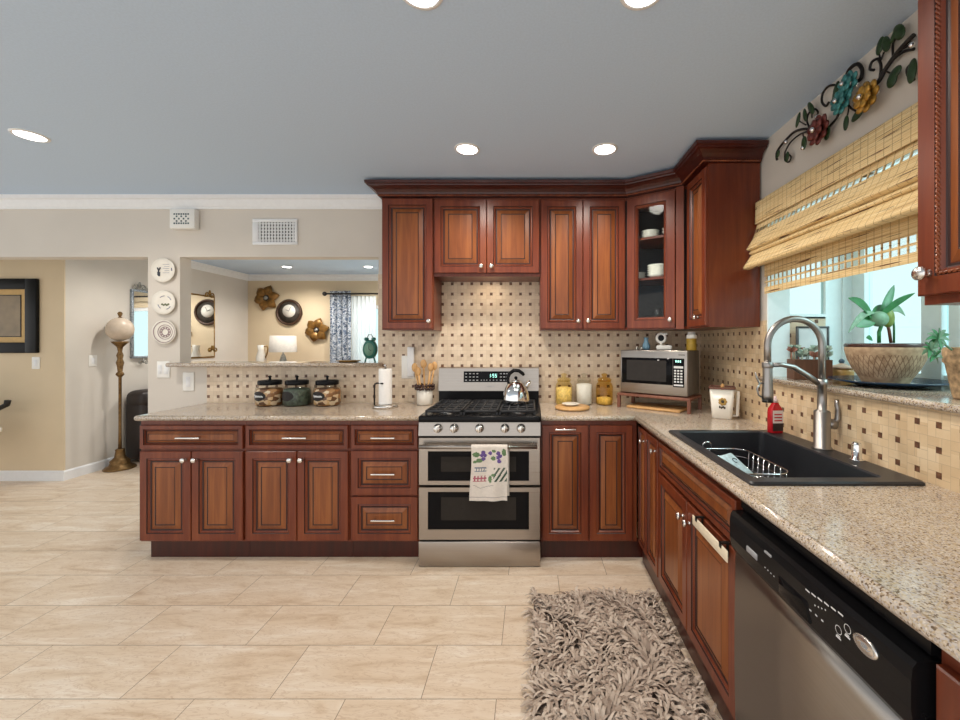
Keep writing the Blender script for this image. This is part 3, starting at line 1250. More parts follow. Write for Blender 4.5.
m.build('handle', None, kt)

# towel on the oven handle
tw = thing('dish_towel', 'white dish towel printed with purple grapes and green leaves hanging over the oven handle', 'towel', (-0.69, 2.45, 0.752))
random.seed(4)
M_towel = plain('towel_cotton', srgb(214, 204, 194), 0.9, 0, 0.05, 80)
MT = {'p': plain('grape_purple', srgb(96, 74, 132), 0.9, 0, 0.2, 60), 'g': plain('print_green', srgb(96, 122, 84), 0.9, 0, 0.2, 60),
      't': plain('print_blue_grey', srgb(104, 114, 130), 0.9), 'r': plain('print_rose', srgb(170, 92, 104), 0.9), 'k': plain('print_dark_green', srgb(58, 76, 62), 0.9), 's': plain('print_grey', srgb(160, 150, 146), 0.9)}
NU, NV = 44, 84
TX0, TX1 = 0.333, 0.548
LEN = 0.33


def towel_mat(u, v):
    v = v / 1.3 - 0.01 if v < 0.72 else v
    def blob(cx, cy, rx, ry):
        return ((u - cx) / rx) ** 2 + ((v - cy) / ry) ** 2 < 1
    for cx, cy in ((0.33, 0.09), (0.29, 0.13), (0.37, 0.13), (0.33, 0.18), (0.74, 0.10), (0.79, 0.14), (0.73, 0.16), (0.76, 0.21), (0.52, 0.10)):
        if blob(cx, cy, 0.055, 0.026):
            return 'p'
    for cx, cy, rx, ry in ((0.13, 0.12, 0.1, 0.035), (0.22, 0.20, 0.09, 0.03), (0.60, 0.17, 0.07, 0.03), (0.9, 0.09, 0.06, 0.05), (0.62, 0.07, 0.06, 0.02), (0.1, 0.22, 0.06, 0.02), (0.53, 0.46, 0.05, 0.05), (0.6, 0.4, 0.05, 0.02)):
        if blob(cx, cy, rx, ry):
            return 'g'
    if 0.62 < u < 0.97 and 0.30 < v < 0.49:
        return 'k' if math.sin((u + v * 1.2) * 46) > 0.1 else None
    if 0.08 < u < 0.42 and 0.29 < v < 0.36:
        return 't' if math.sin(u * 95) + math.sin(v * 110) > -0.2 else None
    if 0.06 < u < 0.44 and 0.41 < v < 0.49:
        return 'r' if math.sin(u * 70) + math.sin(v * 130) > -0.4 else None
    zz = 0.66 + 0.16 * abs((u - 0.28) * 1.8) ** 0.8 * (-1 if u < 0.28 else -0.6) + 0.12
    if abs(v - zz) < 0.006:
        return 's'
    if abs(v - 0.93) < 0.006 or abs(v - 0.60 - 0.02 * math.sin(u * 9)) < 0.005 and 0.5 < u:
        return 's'
    return None


m = MB()
m.mat(M_towel)
for k in MT.values():
    m.mat(k)
m.smooth = True
grid = []
for j in range(NV + 1):
    v = j / NV
    row = []
    for i in range(NU + 1):
        u = i / NU
        z = 0.0135 - v * LEN
        y = HB - 0.0155 - 0.004 * math.sin(u * 9 + v * 3) * (0.2 + v) - 0.004 * (1 - math.cos(u * 14)) * v
        x = TX0 + (TX1 - TX0) * (u + 0.02 * math.sin(v * 5) - 0.05 * v * (1 - u) + 0.02 * v)
        zz = z
        if v < 0.04:
            y = HB - 0.0155 * math.sin(v / 0.04 * PI / 2)
            zz = 0.0155 * math.cos(v / 0.04 * PI / 2)
        row.append(m.vert((x, y, zz)))
    grid.append(row)
for j in range(NV):
    for i in range(NU):
        k = towel_mat((i + 0.5) / NU, (j + 0.5) / NV)
        m.mat(MT[k] if k else M_towel)
        m.face([grid[j][i], grid[j][i + 1], grid[j + 1][i + 1], grid[j + 1][i]])
m.mat(M_towel)
bk = []
for j in range(21):
    v = j / 20
    row = []
    for i in range(13):
        u = i / 12
        x = TX0 + (TX1 - TX0) * (u * 1.02 + 0.03)
        y = HB + 0.0155 + 0.004 * math.sin(u * 8) * v
        z = -v * 0.30
        if v < 0.08:
            y = HB + 0.0155 * math.sin(v / 0.08 * PI / 2)
            z = 0.0155 * math.cos(v / 0.08 * PI / 2)
        row.append(m.vert((x, y, z)))
    bk.append(row)
for j in range(20):
    for i in range(12):
        m.face([bk[j][i], bk[j][i + 1], bk[j + 1][i + 1], bk[j + 1][i]])
cl = m.build('cloth', None, tw, False)

# ================================================================== dishwasher
DWY, DWW = 1.302, 0.624
dw = thing('dishwasher', 'stainless dishwasher with a black control panel under the right worktop', 'dishwasher', (RX, DWY, 0), -PI / 2)
m = MB()
m.mat(M_black)
m.box(0.004, DWW - 0.004, 0.03, 0.56, 0.02, 0.884)
m.box(0.004, DWW - 0.004, 0.012, 0.03, 0.842, 0.884)
m.mat(M_steel)
m.box(0.004, DWW - 0.004, 0.008, 0.012, 0.868, 0.872)
m.build('body', None, dw)
m = MB()
M_dwsteel = steel('dishwasher_steel', (0.33, 0.30, 0.27), 0.36, 'X')
m.mat(M_dwsteel)
pr = []
for k in range(13):
    a = k / 12
    pr.append((-0.006 - 0.004 * math.sin(PI * a), 0.105 + (0.70 - 0.105) * a))
m.smooth = True
m.rings([[(x, p[0], p[1]) for p in pr] + [(x, 0.03, 0.70), (x, 0.03, 0.105)] for x in (0.004, DWW - 0.004)], True, True, True)
m.build('door', None, dw)
m = MB()
m.mat(M_black)
m.prism([(0.03, 0.70), (-0.008, 0.70), (-0.018, 0.716), (-0.024, 0.75), (-0.024, 0.80), (-0.021, 0.822), (-0.014, 0.832), (0.03, 0.834)], 0.002, DWW - 0.002, 'X')
pan = m.build('control_panel', None, dw)
m = MB()
m.mat(M_matte)
m.box(0.0, DWW, 0.05, 0.07, 0.0, 0.105)
m.build('toe_panel', None, dw)


def dwl(px, py):
    p = onx(px, py, RX - 0.024)
    return DWY - p.y, p.z


def mark(m, xa, xb, za, zb, y=-0.0252):
    m.quad((xa, y, za), (xb, y, za), (xb, y, zb), (xa, y, zb))


m = MB()
m.mat(M_whiteprint)
for (xa, ya), (xb, yb), n, fill, h in (((806, 589), (846, 617), 6, 0.7, 0.0035), ((799, 600), (828, 625), 5, 0.35, 0.0035), ((765, 567), (777, 579), 4, 0.3, 0.003), ((815, 605), (829, 611), 4, 0.3, 0.003)):
    m = MB()
    m.mat(M_whiteprint)
    a, b = dwl(xa, ya), dwl(xb, yb)
    for k in range(n):
        s0, s1 = k / n, (k + fill) / n
        x0, x1 = a[0] + (b[0] - a[0]) * s0, a[0] + (b[0] - a[0]) * s1
        z = a[1] + (b[1] - a[1]) * s0
        mark(m, x0, x1, z - h / 2, z + h / 2)
    m.build('printed_marks', None, pan)
for px, py in ((839, 630), (848, 629)):
    m = MB()
    m.mat(M_whiteprint)
    x, z = dwl(px, py)
    ring = [(x + 0.009 * math.cos(a), -0.0252, z + 0.009 * math.sin(a)) for a in [2 * PI * k / 20 for k in range(20)]]
    rin = [(x + 0.0078 * math.cos(a), -0.0252, z + 0.0078 * math.sin(a)) for a in [2 * PI * k / 20 for k in range(20)]]
    m.rings([ring, rin])
    mark(m, x - 0.007, x + 0.007, z - 0.018, z - 0.0145)
    mark(m, x - 0.005, x + 0.005, z - 0.0135, z - 0.011)
    m.build('button_print', None, pan)
m = MB()
m.mat(M_print)
x, z = dwl(747, 549)
m.rbox(x - 0.0, x + 0.055, -0.027, -0.02, z - 0.006, z + 0.012, 0.002, 1)
x, z = dwl(765, 551)
m.rbox(x - 0.0, x + 0.03, -0.027, -0.02, z - 0.003, z + 0.003, 0.001, 1)
m.build('vent_slot', None, pan)
m = MB()
m.mat(M_bglass)
x, z = dwl(785, 590)
m.rbox(x - 0.03, x + 0.09, -0.026, -0.01, z - 0.028, z + 0.028, 0.008, 2)
m.build('handle_pocket', None, pan)
x, z = dwl(866, 646)
m = MB()
m.mat(M_nickel)
m.lathe([(0.028, 0.004), (0.028, -0.003), (0.026, -0.004), (0.001, -0.004)], 32, (x, -0.024, z), 'Y', sy=0.58)
m.mat(M_print)
m.rings([[(x + r * math.cos(a), -0.0285, z + r * 0.58 * math.sin(a)) for a in [2 * PI * k / 28 for k in range(28)]] for r in (0.0232, 0.0222)])
m.tube([(x - 0.014 + 0.028 * k / 16, -0.0285, z + 0.004 * math.sin(k / 16 * 2 * PI)) for k in range(17)], 0.0008, 6)
m.tube([(x + 0.008 * math.cos(a) * (1 - k / 30), -0.0285, z + 0.006 * math.sin(a) * (1 - k / 30)) for k, a in enumerate([0.5 * j for j in range(16)])], 0.0007, 6)
m.build('emblem', None, pan)

# ================================================================== sink
sx0, sx1, sy0, sy1 = 0.70, 1.262, 1.272, 2.045
bx0, bx1, by0, by1 = 0.733, 1.165, 1.318, 2.008
sk = thing('sink', 'black composite drop-in sink under the window', 'sink', (0, 0, 0))
m = MB()
m.mat(M_sink)


def rect(x0, x1, y0, y1, z, r=0.0, n=5):
    if r == 0:
        return [(x0, y0, z), (x1, y0, z), (x1, y1, z), (x0, y1, z)]
    out = []
    for cx, cy, a0 in ((x1 - r, y0 + r, -PI / 2), (x1 - r, y1 - r, 0), (x0 + r, y1 - r, PI / 2), (x0 + r, y0 + r, PI)):
        for k in range(n + 1):
            a = a0 + PI / 2 * k / n
            out.append((cx + r * math.cos(a), cy + r * math.sin(a), z))
    return out


rr = [rect(sx0, sx1, sy0, sy1, 0.9205, 0.012), rect(sx0, sx1, sy0, sy1, 0.927, 0.012), rect(sx0 + 0.005, sx1 - 0.005, sy0 + 0.005, sy1 - 0.005, 0.932, 0.012),
      rect(bx0, bx1, by0, by1, 0.932, 0.02), rect(bx0 + 0.004, bx1 - 0.004, by0 + 0.004, by1 - 0.004, 0.926, 0.022),
      rect(bx0 + 0.008, bx1 - 0.008, by0 + 0.008, by1 - 0.008, 0.75, 0.03), rect(bx0 + 0.03, bx1 - 0.03, by0 + 0.03, by1 - 0.03, 0.722, 0.03)]
m.rings(rr, True, False, True)
m.build('basin', None, sk)
m = MB()
m.mat(M_nickel)
m.lathe([(0.045, 0.7225), (0.045, 0.726), (0.03, 0.724), (0.001, 0.723)], 24, (0.95, 1.62, 0), cap0=False)
m.build('drain', None, sk)

fc = thing('faucet', 'brushed nickel pull-down faucet with a tall arched spout on the sink deck', 'faucet', (1.2237, 1.682, 0.932))
m = MB()
m.mat(M_steelv)
m.lathe([(0.036, 0.0), (0.036, 0.006), (0.031, 0.008), (0.030, 0.155), (0.024, 0.160), (0.0175, 0.163), (0.0175, 0.262), (0.021, 0.264), (0.021, 0.29), (0.0145, 0.292)], 24)
m.build('body', None, fc)
m = MB()
m.mat(M_steelv)
R_ = 0.1145
zc = 0.43
pts = [Vector((0, 0, 0.285))] + arc((-R_, 0, zc), R_, 0, PI, 24) + [Vector((-2 * R_, 0, 0.345))]
m.tube(pts, 0.0138, 14)
m.build('spout', None, fc)
m = MB()
m.mat(M_steelv)
m.lathe([(0.016, 0.355), (0.0185, 0.345), (0.0185, 0.30), (0.022, 0.225), (0.022, 0.20)], 20, (-2 * R_, 0, 0))
m.mat(M_black)
m.lathe([(0.021, 0.2), (0.021, 0.194), (0.001, 0.194)], 20, (-2 * R_, 0, 0), cap0=False)
m.build('spray_head', None, fc)
m = MB()
m.mat(M_steelv)
m.tube([(-2 * R_ - 0.02, 0, 0.275), (-2 * R_ - 0.034, 0, 0.272), (-2 * R_ - 0.045, 0, 0.295), (-2 * R_ - 0.052, 0, 0.32)], [0.004, 0.004, 0.004, 0.003], 8)
m.tube([(-2 * R_ - 0.034, 0, 0.272), (-2 * R_ - 0.044, 0, 0.25), (-2 * R_ - 0.038, 0, 0.225), (-2 * R_ - 0.018, 0, 0.21)], 0.004, 8)
m.build('spray_lever', None, fc)
m = MB()
m.mat(M_steelv)
m.tube([(-0.018, 0, 0.275), (-0.06, 0, 0.305), (-0.12, 0, 0.342), (-0.17, 0, 0.352), (-2 * R_ + 0.015, 0, 0.35)], [0.013, 0.012, 0.011, 0.010, 0.009], 10)
m.lathe([(0.020, 0.338), (0.0215, 0.34), (0.0215, 0.36), (0.020, 0.362)], 20, (-2 * R_, 0, 0))
m.build('docking_arm', None, fc)
m = MB()
m.mat(M_steelv)
m.tube([(0.02, 0, 0.105), (0.055, 0, 0.10)], 0.021, 14)
m.tube([(0.047, 0, 0.10), (0.062, -0.005, 0.125), (0.060, -0.008, 0.165), (0.054, -0.01, 0.205)], [0.012, 0.011, 0.009, 0.008], 10)
m.build('handle', None, fc)

m = MB()
m.mat(M_chrome)
m.lathe([(0.022, 0.0), (0.022, 0.004), (0.016, 0.007), (0.016, 0.056), (0.014, 0.066), (0.006, 0.07), (0.001, 0.07)], 20, (1.232, 1.513, 0.932))
tag(m.build('air_gap_cap'), 'small chrome cylinder cap on the sink deck right of the faucet', 'sink fitting')

bt = thing('soap_bottle', 'red dish soap bottle at the back corner of the sink, under the faucet head', 'bottle', (1.207, 1.978, 0.932), 0.1)
M_red = plain('red_soap', srgb(178, 24, 34), 0.25)
m = MB()
m.mat(M_red)
m.rings([[(x * s, y * s2, z) for x, y, _ in rect(-0.033, 0.033, -0.02, 0.02, 0, 0.012)] for s, s2, z in ((0.95, 0.95, 0), (1, 1, 0.006), (1, 1, 0.10), (0.9, 0.95, 0.12), (0.45, 0.6, 0.142), (0.4, 0.55, 0.15))], True, True, True, True)
m.build('body', None, bt)
m = MB()
m.mat(plain('clear_cap', srgb(220, 190, 186), 0.3))
m.lathe([(0.013, 0.15), (0.013, 0.166), (0.008, 0.17), (0.006, 0.182), (0.001, 0.182)], 16)
m.build('cap', None, bt)
m = MB()
m.mat(plain('label_dark', srgb(40, 24, 26), 0.5))
m.box(-0.027, 0.027, -0.0212, -0.0205, 0.012, 0.05)
m.mat(plain('label_white', srgb(220, 205, 200), 0.5))
m.box(-0.027, 0.027, -0.0212, -0.0205, 0.05, 0.112)
m.mat(M_red)
for z in (0.06, 0.075, 0.09):
    m.box(-0.02, 0.02, -0.0218, -0.0212, z, z + 0.006)
m.build('label', None, bt)

cd = thing('dish_rack', 'small steel wire rack sitting in the black sink', 'rack', (0, 0, 0.7225))
m = MB()
m.mat(M_chrome)
rx0, rx1, ry0, ry1 = 0.80, 1.03, 1.56, 1.94
for z, r in ((0.14, 0.0035), (0.105, 0.0025), (0.06, 0.003)):
    m.tube(rect(rx0, rx1, ry0, ry1, z, 0.06), r, 6, True)
m.build('rim', None, cd)
m = MB()
m.mat(M_chrome)
for k in range(8):
    y = ry0 + 0.05 + (ry1 - ry0 - 0.1) * k / 7
    m.tube([(rx0, y, 0.14), (rx0 + 0.004, y, 0.06), (rx1 - 0.004, y, 0.06), (rx1, y, 0.14)], 0.002, 6)
m.build('wires', None, cd)
for x in (rx0 + 0.03, rx1 - 0.03):
    for y in (ry0 + 0.06, ry1 - 0.06):
        m = MB()
        m.mat(M_chrome)
        m.tube([(x, y, 0.062), (x, y, 0.0)], 0.004, 8)
        m.build('leg', None, cd)
m = MB()
m.mat(M_chrome)
m.tube([(rx0 + 0.055 + 0.022 * math.cos(a), ry1 + 0.004, 0.15 + 0.022 * math.sin(a)) for a in [2 * PI * k / 20 for k in range(20)]], 0.004, 8, True)
m.build('loop_handle', None, cd)
sp = thing('scrub_pad', 'pale blue patterned scrubbing cloth lying in the wire rack', 'cloth', (0.88, 1.74, 0.828), 0.6)
m = MB()
m.mat(plain('scrub_blue', srgb(178, 200, 206), 0.8, 0, 0.2, 60))
m.xf = Matrix.Rotation(0.6, 4, 'X')
m.rbox(-0.055, 0.055, -0.065, 0.065, 0.0, 0.025, 0.01, 2)
m.build('cloth', None, sp)
m = MB()
m.xf = Matrix.Rotation(0.6, 4, 'X')
m.mat(plain('scrub_dark', srgb(50, 58, 70), 0.8))
for q in (-0.025, 0.02):
    m.tube([(q + 0.014 * math.cos(a), 0.012 * math.sin(a) + q, 0.0255) for a in [0.3 * k for k in range(16)]], 0.002, 6)
m.build('printed_swirl', None, sp)

# over-the-door towel bar on the sink cabinet
tb = thing('towel_bar', 'cream towel bar hooked over the right sink cabinet door', 'towel bar', (RX, 1.70, 0), -PI / 2)
M_cream = plain('cream_metal', srgb(226, 212, 186), 0.4)
m = MB()
m.mat(M_cream)
m.rbox(0.10, 0.385, -0.026, -0.020, 0.650, 0.690, 0.004)
m.build('bar', None, tb)
for x in (0.14, 0.34):
    m = MB()
    m.mat(M_iron)
    m.box(x - 0.007, x + 0.007, -0.028, 0.004, 0.6945, 0.6985)
    m.box(x - 0.007, x + 0.007, -0.028, -0.026, 0.68, 0.6985)
    m.box(x - 0.007, x + 0.007, -0.004, -0.001, 0.65, 0.6945)
    m.build('hook', None, tb)
# ================================================================== on the back worktop
MWA = math.atan2(-0.29, 0.365)
mw = thing('microwave', 'stainless steel microwave standing on the wooden stand in the worktop corner', 'microwave', (0.637, 2.85, 1.0225), MWA)
W, Dp, Hm = 0.466, 0.255, 0.303
m = MB()
m.mat(plain('microwave_case', (0.20, 0.18, 0.165), 0.4, 0.6))
m.rbox(0, W, 0.022, Dp, 0.006, Hm, 0.006)
m.mat(M_black)
for x in (0.05, W - 0.05):
    for y in (0.05, Dp - 0.05):
        m.lathe([(0.012, 0.0), (0.012, 0.008)], 12, (x, y, 0))
m.build('body', None, mw)
m = MB()
m.mat(M_steel)
m.rbox(0, W, 0.0, 0.022, 0.006, Hm, 0.005)
m.build('front', None, mw)
m = MB()
m.mat(M_bglass)
m.rbox(0.012, 0.372, -0.004, 0.0, 0.075, 0.252, 0.0015, 1)
m.mat(M_wing)
m.box(0.05, 0.33, -0.0048, -0.004, 0.095, 0.235)
m.build('door', None, mw)
m = MB()
m.mat(M_bglass)
m.rbox(0.374, 0.446, -0.004, 0.0, 0.065, 0.252, 0.0015, 1)
kp = m.build('keypad', None, mw)
m = MB()
m.mat(M_digit)
for k in range(3):
    m.box(0.390 + k * 0.014, 0.398 + k * 0.014, -0.0047, -0.004, 0.226, 0.24)
m.build('display_digits', None, kp)
m = MB()
m.mat(M_whiteprint)
m.box(0.380, 0.440, -0.0047, -0.004, 0.188, 0.202)
for r in range(5):
    for c in range(3):
        m.box(0.382 + c * 0.02, 0.395 + c * 0.02, -0.0047, -0.004, 0.095 + r * 0.018, 0.105 + r * 0.018)
m.box(0.380, 0.440, -0.0047, -0.004, 0.073, 0.083)
m.build('key_print', None, kp)
m = MB()
m.mat(M_iron)
for k in range(6):
    m.box(0.41 + k * 0.007, 0.4145 + k * 0.007, -0.0008, 0.0, 0.272, 0.278)
m.build('maker_mark', None, mw)

st = thing('shelf_stand', 'low wooden stand under the microwave', 'stand', (0.637, 2.85, CT1 + 0.001), MWA)
m = MB()
m.mat(M_standwood)
m.rbox(-0.02, W + 0.02, -0.012, Dp - 0.005, 0.082, 0.1005, 0.003)
m.build('top', None, st)
for x in (-0.02, W):
    for y in (-0.01, Dp - 0.027):
        m = MB()
        m.mat(M_standwood)
        m.box(x, x + 0.02, y, y + 0.02, 0, 0.082)
        m.build('leg', None, st)
m = MB()
m.mat(M_lightwood)
m.xf = Matrix.Translation((0.637, 2.85, CT1 + 0.001)) @ Matrix.Rotation(MWA, 4, 'Z')
m.rbox(0.05, 0.42, -0.01, 0.20, 0.0, 0.016, 0.005)
tag(m.build('cutting_board'), 'light wooden cutting board lying under the microwave stand', 'cutting board')
MT_ = 1.0225 + Hm + 0.001
vs = thing('vase', 'small pale blue vase on top of the microwave', 'vase', (0.815, 2.83, MT_))
m = MB()
m.mat(M_bluecer)
m.lathe([(0.018, 0), (0.026, 0.012), (0.027, 0.03), (0.016, 0.058), (0.013, 0.072), (0.019, 0.088), (0.017, 0.088), (0.011, 0.072)], 20, cap1=False)
m.build('body', None, vs)
gd = thing('kitchen_timer', 'white gadget with a round black-centred ring on a base, on top of the microwave', 'gadget', (0.92, 2.765, MT_), -0.3)
m = MB()
m.mat(M_plastic)
m.rbox(-0.052, 0.052, -0.03, 0.03, 0.0, 0.034, 0.012, 3)
m.build('base', None, gd)
m = MB()
m.mat(M_plastic)
m.tube([(-0.02 + 0.028 * math.cos(a), 0.0, 0.083 + 0.030 * math.sin(a)) for a in [2 * PI * k / 24 for k in range(24)]], 0.009, 10, True)
m.tube([(0.0, 0, 0.108), (0.022, 0, 0.112)], 0.009, 8)
m.tube([(-0.02, 0, 0.03), (-0.02, 0, 0.055)], 0.008, 8)
m.build('ring', None, gd)
m = MB()
m.mat(M_black)
m.lathe([(0.024, 0.003), (0.024, -0.003)], 20, (-0.02, 0, 0.083), 'Y')
m.build('dial', None, gd)
vb = thing('spice_bottle', 'jar of yellow contents with a white lid on top of the microwave', 'jar', (1.057, 2.635, MT_))
m = MB()
m.mat(plain('yellow_spice', srgb(150, 122, 34), 0.4, 0, 0.2, 40))
m.lathe([(0.030, 0), (0.032, 0.005), (0.032, 0.082), (0.026, 0.094)], 20)
m.build('body', None, vb)
m = MB()
m.mat(M_plastic)
m.lathe([(0.0325, 0.078), (0.0325, 0.10), (0.028, 0.104), (0.024, 0.104), (0.024, 0.122), (0.001, 0.124)], 20)
m.build('lid', None, vb)
for k, (x, y) in enumerate(((0.745, 2.815), (0.772, 2.795), (0.785, 2.86))):
    m = MB()
    m.mat(M_silver)
    m.lathe([(0.011, 0), (0.014, 0.006), (0.006, 0.012), (0.010, 0.02), (0.001, 0.027)], 12, (x, y, MT_))
    tag(m.build('trinket'), 'tiny silvery trinket on top of the microwave beside the blue vase', 'trinket', 'tiny trinkets on the microwave')

bn = thing('utensil_bin', 'tapered white bin with a painted flower and brown rim, right of the microwave', 'bin', (1.165, 2.44, CT1 + 0.001), -0.45)
m = MB()
m.mat(M_ceramic)
rr = []
for s, z in ((0.052, 0), (0.055, 0.004), (0.068, 0.175), (0.064, 0.175), (0.052, 0.01)):
    rr.append(rect(-s, s, -s, s, z, 0.018))
m.rings(rr, True, True, True, True)
m.build('body', None, bn)
m = MB()
m.mat(plain('brown_rim', srgb(106, 66, 52), 0.5))
q = rect(-0.069, 0.069, -0.069, 0.069, 0, 0.018)
m.tube([(x, y, 0.178 + 0.006 * math.cos(4 * math.atan2(y, x) + PI)) for x, y, _ in q], 0.006, 8, True)
m.build('rim', None, bn)
m = MB()
m.mat(M_ceramic)
m.tube([(0.064, -0.02, 0.165), (0.088, -0.02, 0.165), (0.084, -0.02, 0.02), (0.056, -0.02, 0.018)], 0.009, 8)
m.build('handle', None, bn)
m = MB()
m.mat(plain('painted_gold', srgb(176, 140, 70), 0.6))
for k in range(7):
    a = 2 * PI * k / 7
    m.sphere((0.004 + 0.016 * math.cos(a), -0.0635, 0.105 + 0.016 * math.sin(a)), 0.009, 8, 6, 1, 0.25, 1)
m.mat(plain('painted_dark', srgb(64, 56, 44), 0.6))
m.sphere((0.004, -0.0645, 0.105), 0.009, 8, 6, 1, 0.3, 1)
for k in range(4):
    m.sphere((-0.012 + 0.009 * k, -0.061, 0.072 - 0.004 * (k % 2)), 0.008, 8, 6, 0.6, 0.25, 1)
m.build('painted_flower', None, bn)
m = MB()
m.mat(M_lightwood)
m.tube([(1.16, 2.44, 0.935), (1.163, 2.43, 1.115)], [0.006, 0.008], 8)
m.sphere((1.163, 2.43, 1.115), 0.012, 10, 6)
tag(m.build('wooden_brush'), 'pale wooden handle sticking out of the white flowered bin', 'utensil')


def glass_jar(x, y, mat, fill, fillh, lab, lidmat):
    t = thing('glass_jar', lab, 'jar', (x, y, CT1 + 0.001), 0, 'jars right of the range')
    m = MB()
    m.mat(mat)
    m.lathe([(0.052, 0), (0.060, 0.006), (0.062, 0.02), (0.062, 0.135), (0.055, 0.155), (0.046, 0.165), (0.046, 0.178)], 28, cap1=False)
    m.build('body', None, t)
    m = MB()
    m.mat(fill)
    m.lathe([(0.048, 0.004), (0.056, 0.01), (0.056, fillh), (0.03, fillh + 0.006), (0.001, fillh + 0.007)], 24)
    m.build('contents', None, t)
    m = MB()
    m.mat(lidmat)
    m.lathe([(0.050, 0.172), (0.051, 0.186), (0.04, 0.196), (0.018, 0.2), (0.013, 0.208), (0.022, 0.218), (0.022, 0.226), (0.001, 0.232)], 24)
    m.build('lid', None, t)


M_amber2 = glass('deep_amber_glass', (0.93, 0.80, 0.48), 1.0)
M_flour = plain('flour', srgb(226, 222, 214), 0.9, 0, 0.05)
M_pasta = plain('pale_pasta', srgb(222, 200, 140), 0.8, 0, 0.25, 60)
glass_jar(0.243, 2.955, M_amber, M_pasta, 0.125, 'amber glass jar nearly full of pale pasta, first jar right of the range', M_amber)
glass_jar(0.392, 2.955, M_jar, M_flour, 0.15, 'clear glass jar full of white flour, between the two amber jars', M_jar)
glass_jar(0.542, 2.955, M_amber2, M_pasta, 0.05, 'amber glass jar nearly empty, beside the microwave stand', M_amber2)
m = MB()
m.mat(M_lightwood)
m.lathe([(0.11, 0), (0.12, 0.006), (0.12, 0.016), (0.115, 0.02), (0.001, 0.02)], 36, (0.285, 2.76, CT1 + 0.001))
tag(m.build('trivet'), 'round pale wooden board on the worktop in front of the jars', 'board')
m = MB()
m.mat(M_ceramic)
m.lathe([(0.03, 0), (0.036, 0.003), (0.062, 0.014), (0.06, 0.016), (0.034, 0.007), (0.001, 0.006)], 28, (0.275, 2.775, CT1 + 0.0215))
tag(m.build('small_dish'), 'small white dish resting on the round wooden board', 'dish')

ph = thing('paper_towel_holder', 'steel paper towel holder with a black side arm on the worktop left of the range', 'paper towel holder', (-1.03, 2.83, CT1 + 0.001))
m = MB()
m.mat(M_nickel)
m.lathe([(0.086, 0), (0.086, 0.014), (0.082, 0.018), (0.02, 0.02), (0.006, 0.022), (0.006, 0.29), (0.012, 0.292), (0.012, 0.30), (0.001, 0.304)], 32)
m.build('base', None, ph)
m = MB()
m.mat(M_iron)
m.tube([(-0.078, 0, 0.016), (-0.078, 0, 0.15), (-0.074, 0, 0.164), (-0.06, 0, 0.17), (0.0, -0.052, 0.172)], 0.006, 8)
m.build('arm', None, ph)
m = MB()
m.mat(plain('paper_towel', srgb(238, 236, 232), 0.95, 0, 0.02, 80))
m.lathe([(0.016, 0.024), (0.044, 0.024), (0.045, 0.03), (0.045, 0.268), (0.044, 0.272), (0.016, 0.272)], 32, (-1.03, 2.83, CT1 + 0.001), cap0=False, cap1=False)
tag(m.build('paper_towel_roll'), 'white paper towel roll on the steel holder', 'paper towels')

ck = thing('utensil_crock', 'cream crock of wooden utensils beside the range', 'crock', (-0.785, 2.955, CT1 + 0.001))
m = MB()
m.mat(M_ceramic)
m.lathe([(0.05, 0), (0.056, 0.005), (0.058, 0.125), (0.053, 0.125), (0.05, 0.01)], 28)
m.build('pot', None, ck)
m = MB()
m.mat(plain('dark_beads', srgb(58, 32, 26), 0.35, 0, 0.5, 90))
random.seed(8)
for k in range(34):
    a = 2 * PI * k / 17
    m.sphere((0.063 * math.cos(a), 0.063 * math.sin(a), 0.118 + 0.02 * (k // 17) + 0.006 * random.random()), 0.012, 8, 6)
m.build('bead_garland', None, ck)
for k, (dx, dy, lx, h, wd) in enumerate(((-0.02, 0.0, -0.05, 0.30, 0.022), (0.0, 0.015, -0.012, 0.325, 0.024), (0.012, -0.01, 0.03, 0.30, 0.02), (0.02, 0.01, 0.045, 0.31, 0.022), (-0.01, -0.015, -0.03, 0.27, 0.02))):
    m = MB()
    m.mat(M_lightwood)
    b = Vector((-0.785 + dx, 2.955 + dy, CT1 + 0.012))
    e = Vector((-0.785 + dx + lx, 2.955 + dy, CT1 + h - 0.05))
    m.tube([b, e], [0.006, 0.007], 8)
    d = (e - b).normalized()
    for s in range(1):
        c = e + d * 0.025
        m.sphere(c, 0.03, 12, 8, wd / 0.03, 0.35, 1.1)
    tag(m.build('wooden_spoon'), 'wooden cooking spoon standing in the cream crock', 'spoon', 'wooden spoons in the crock')

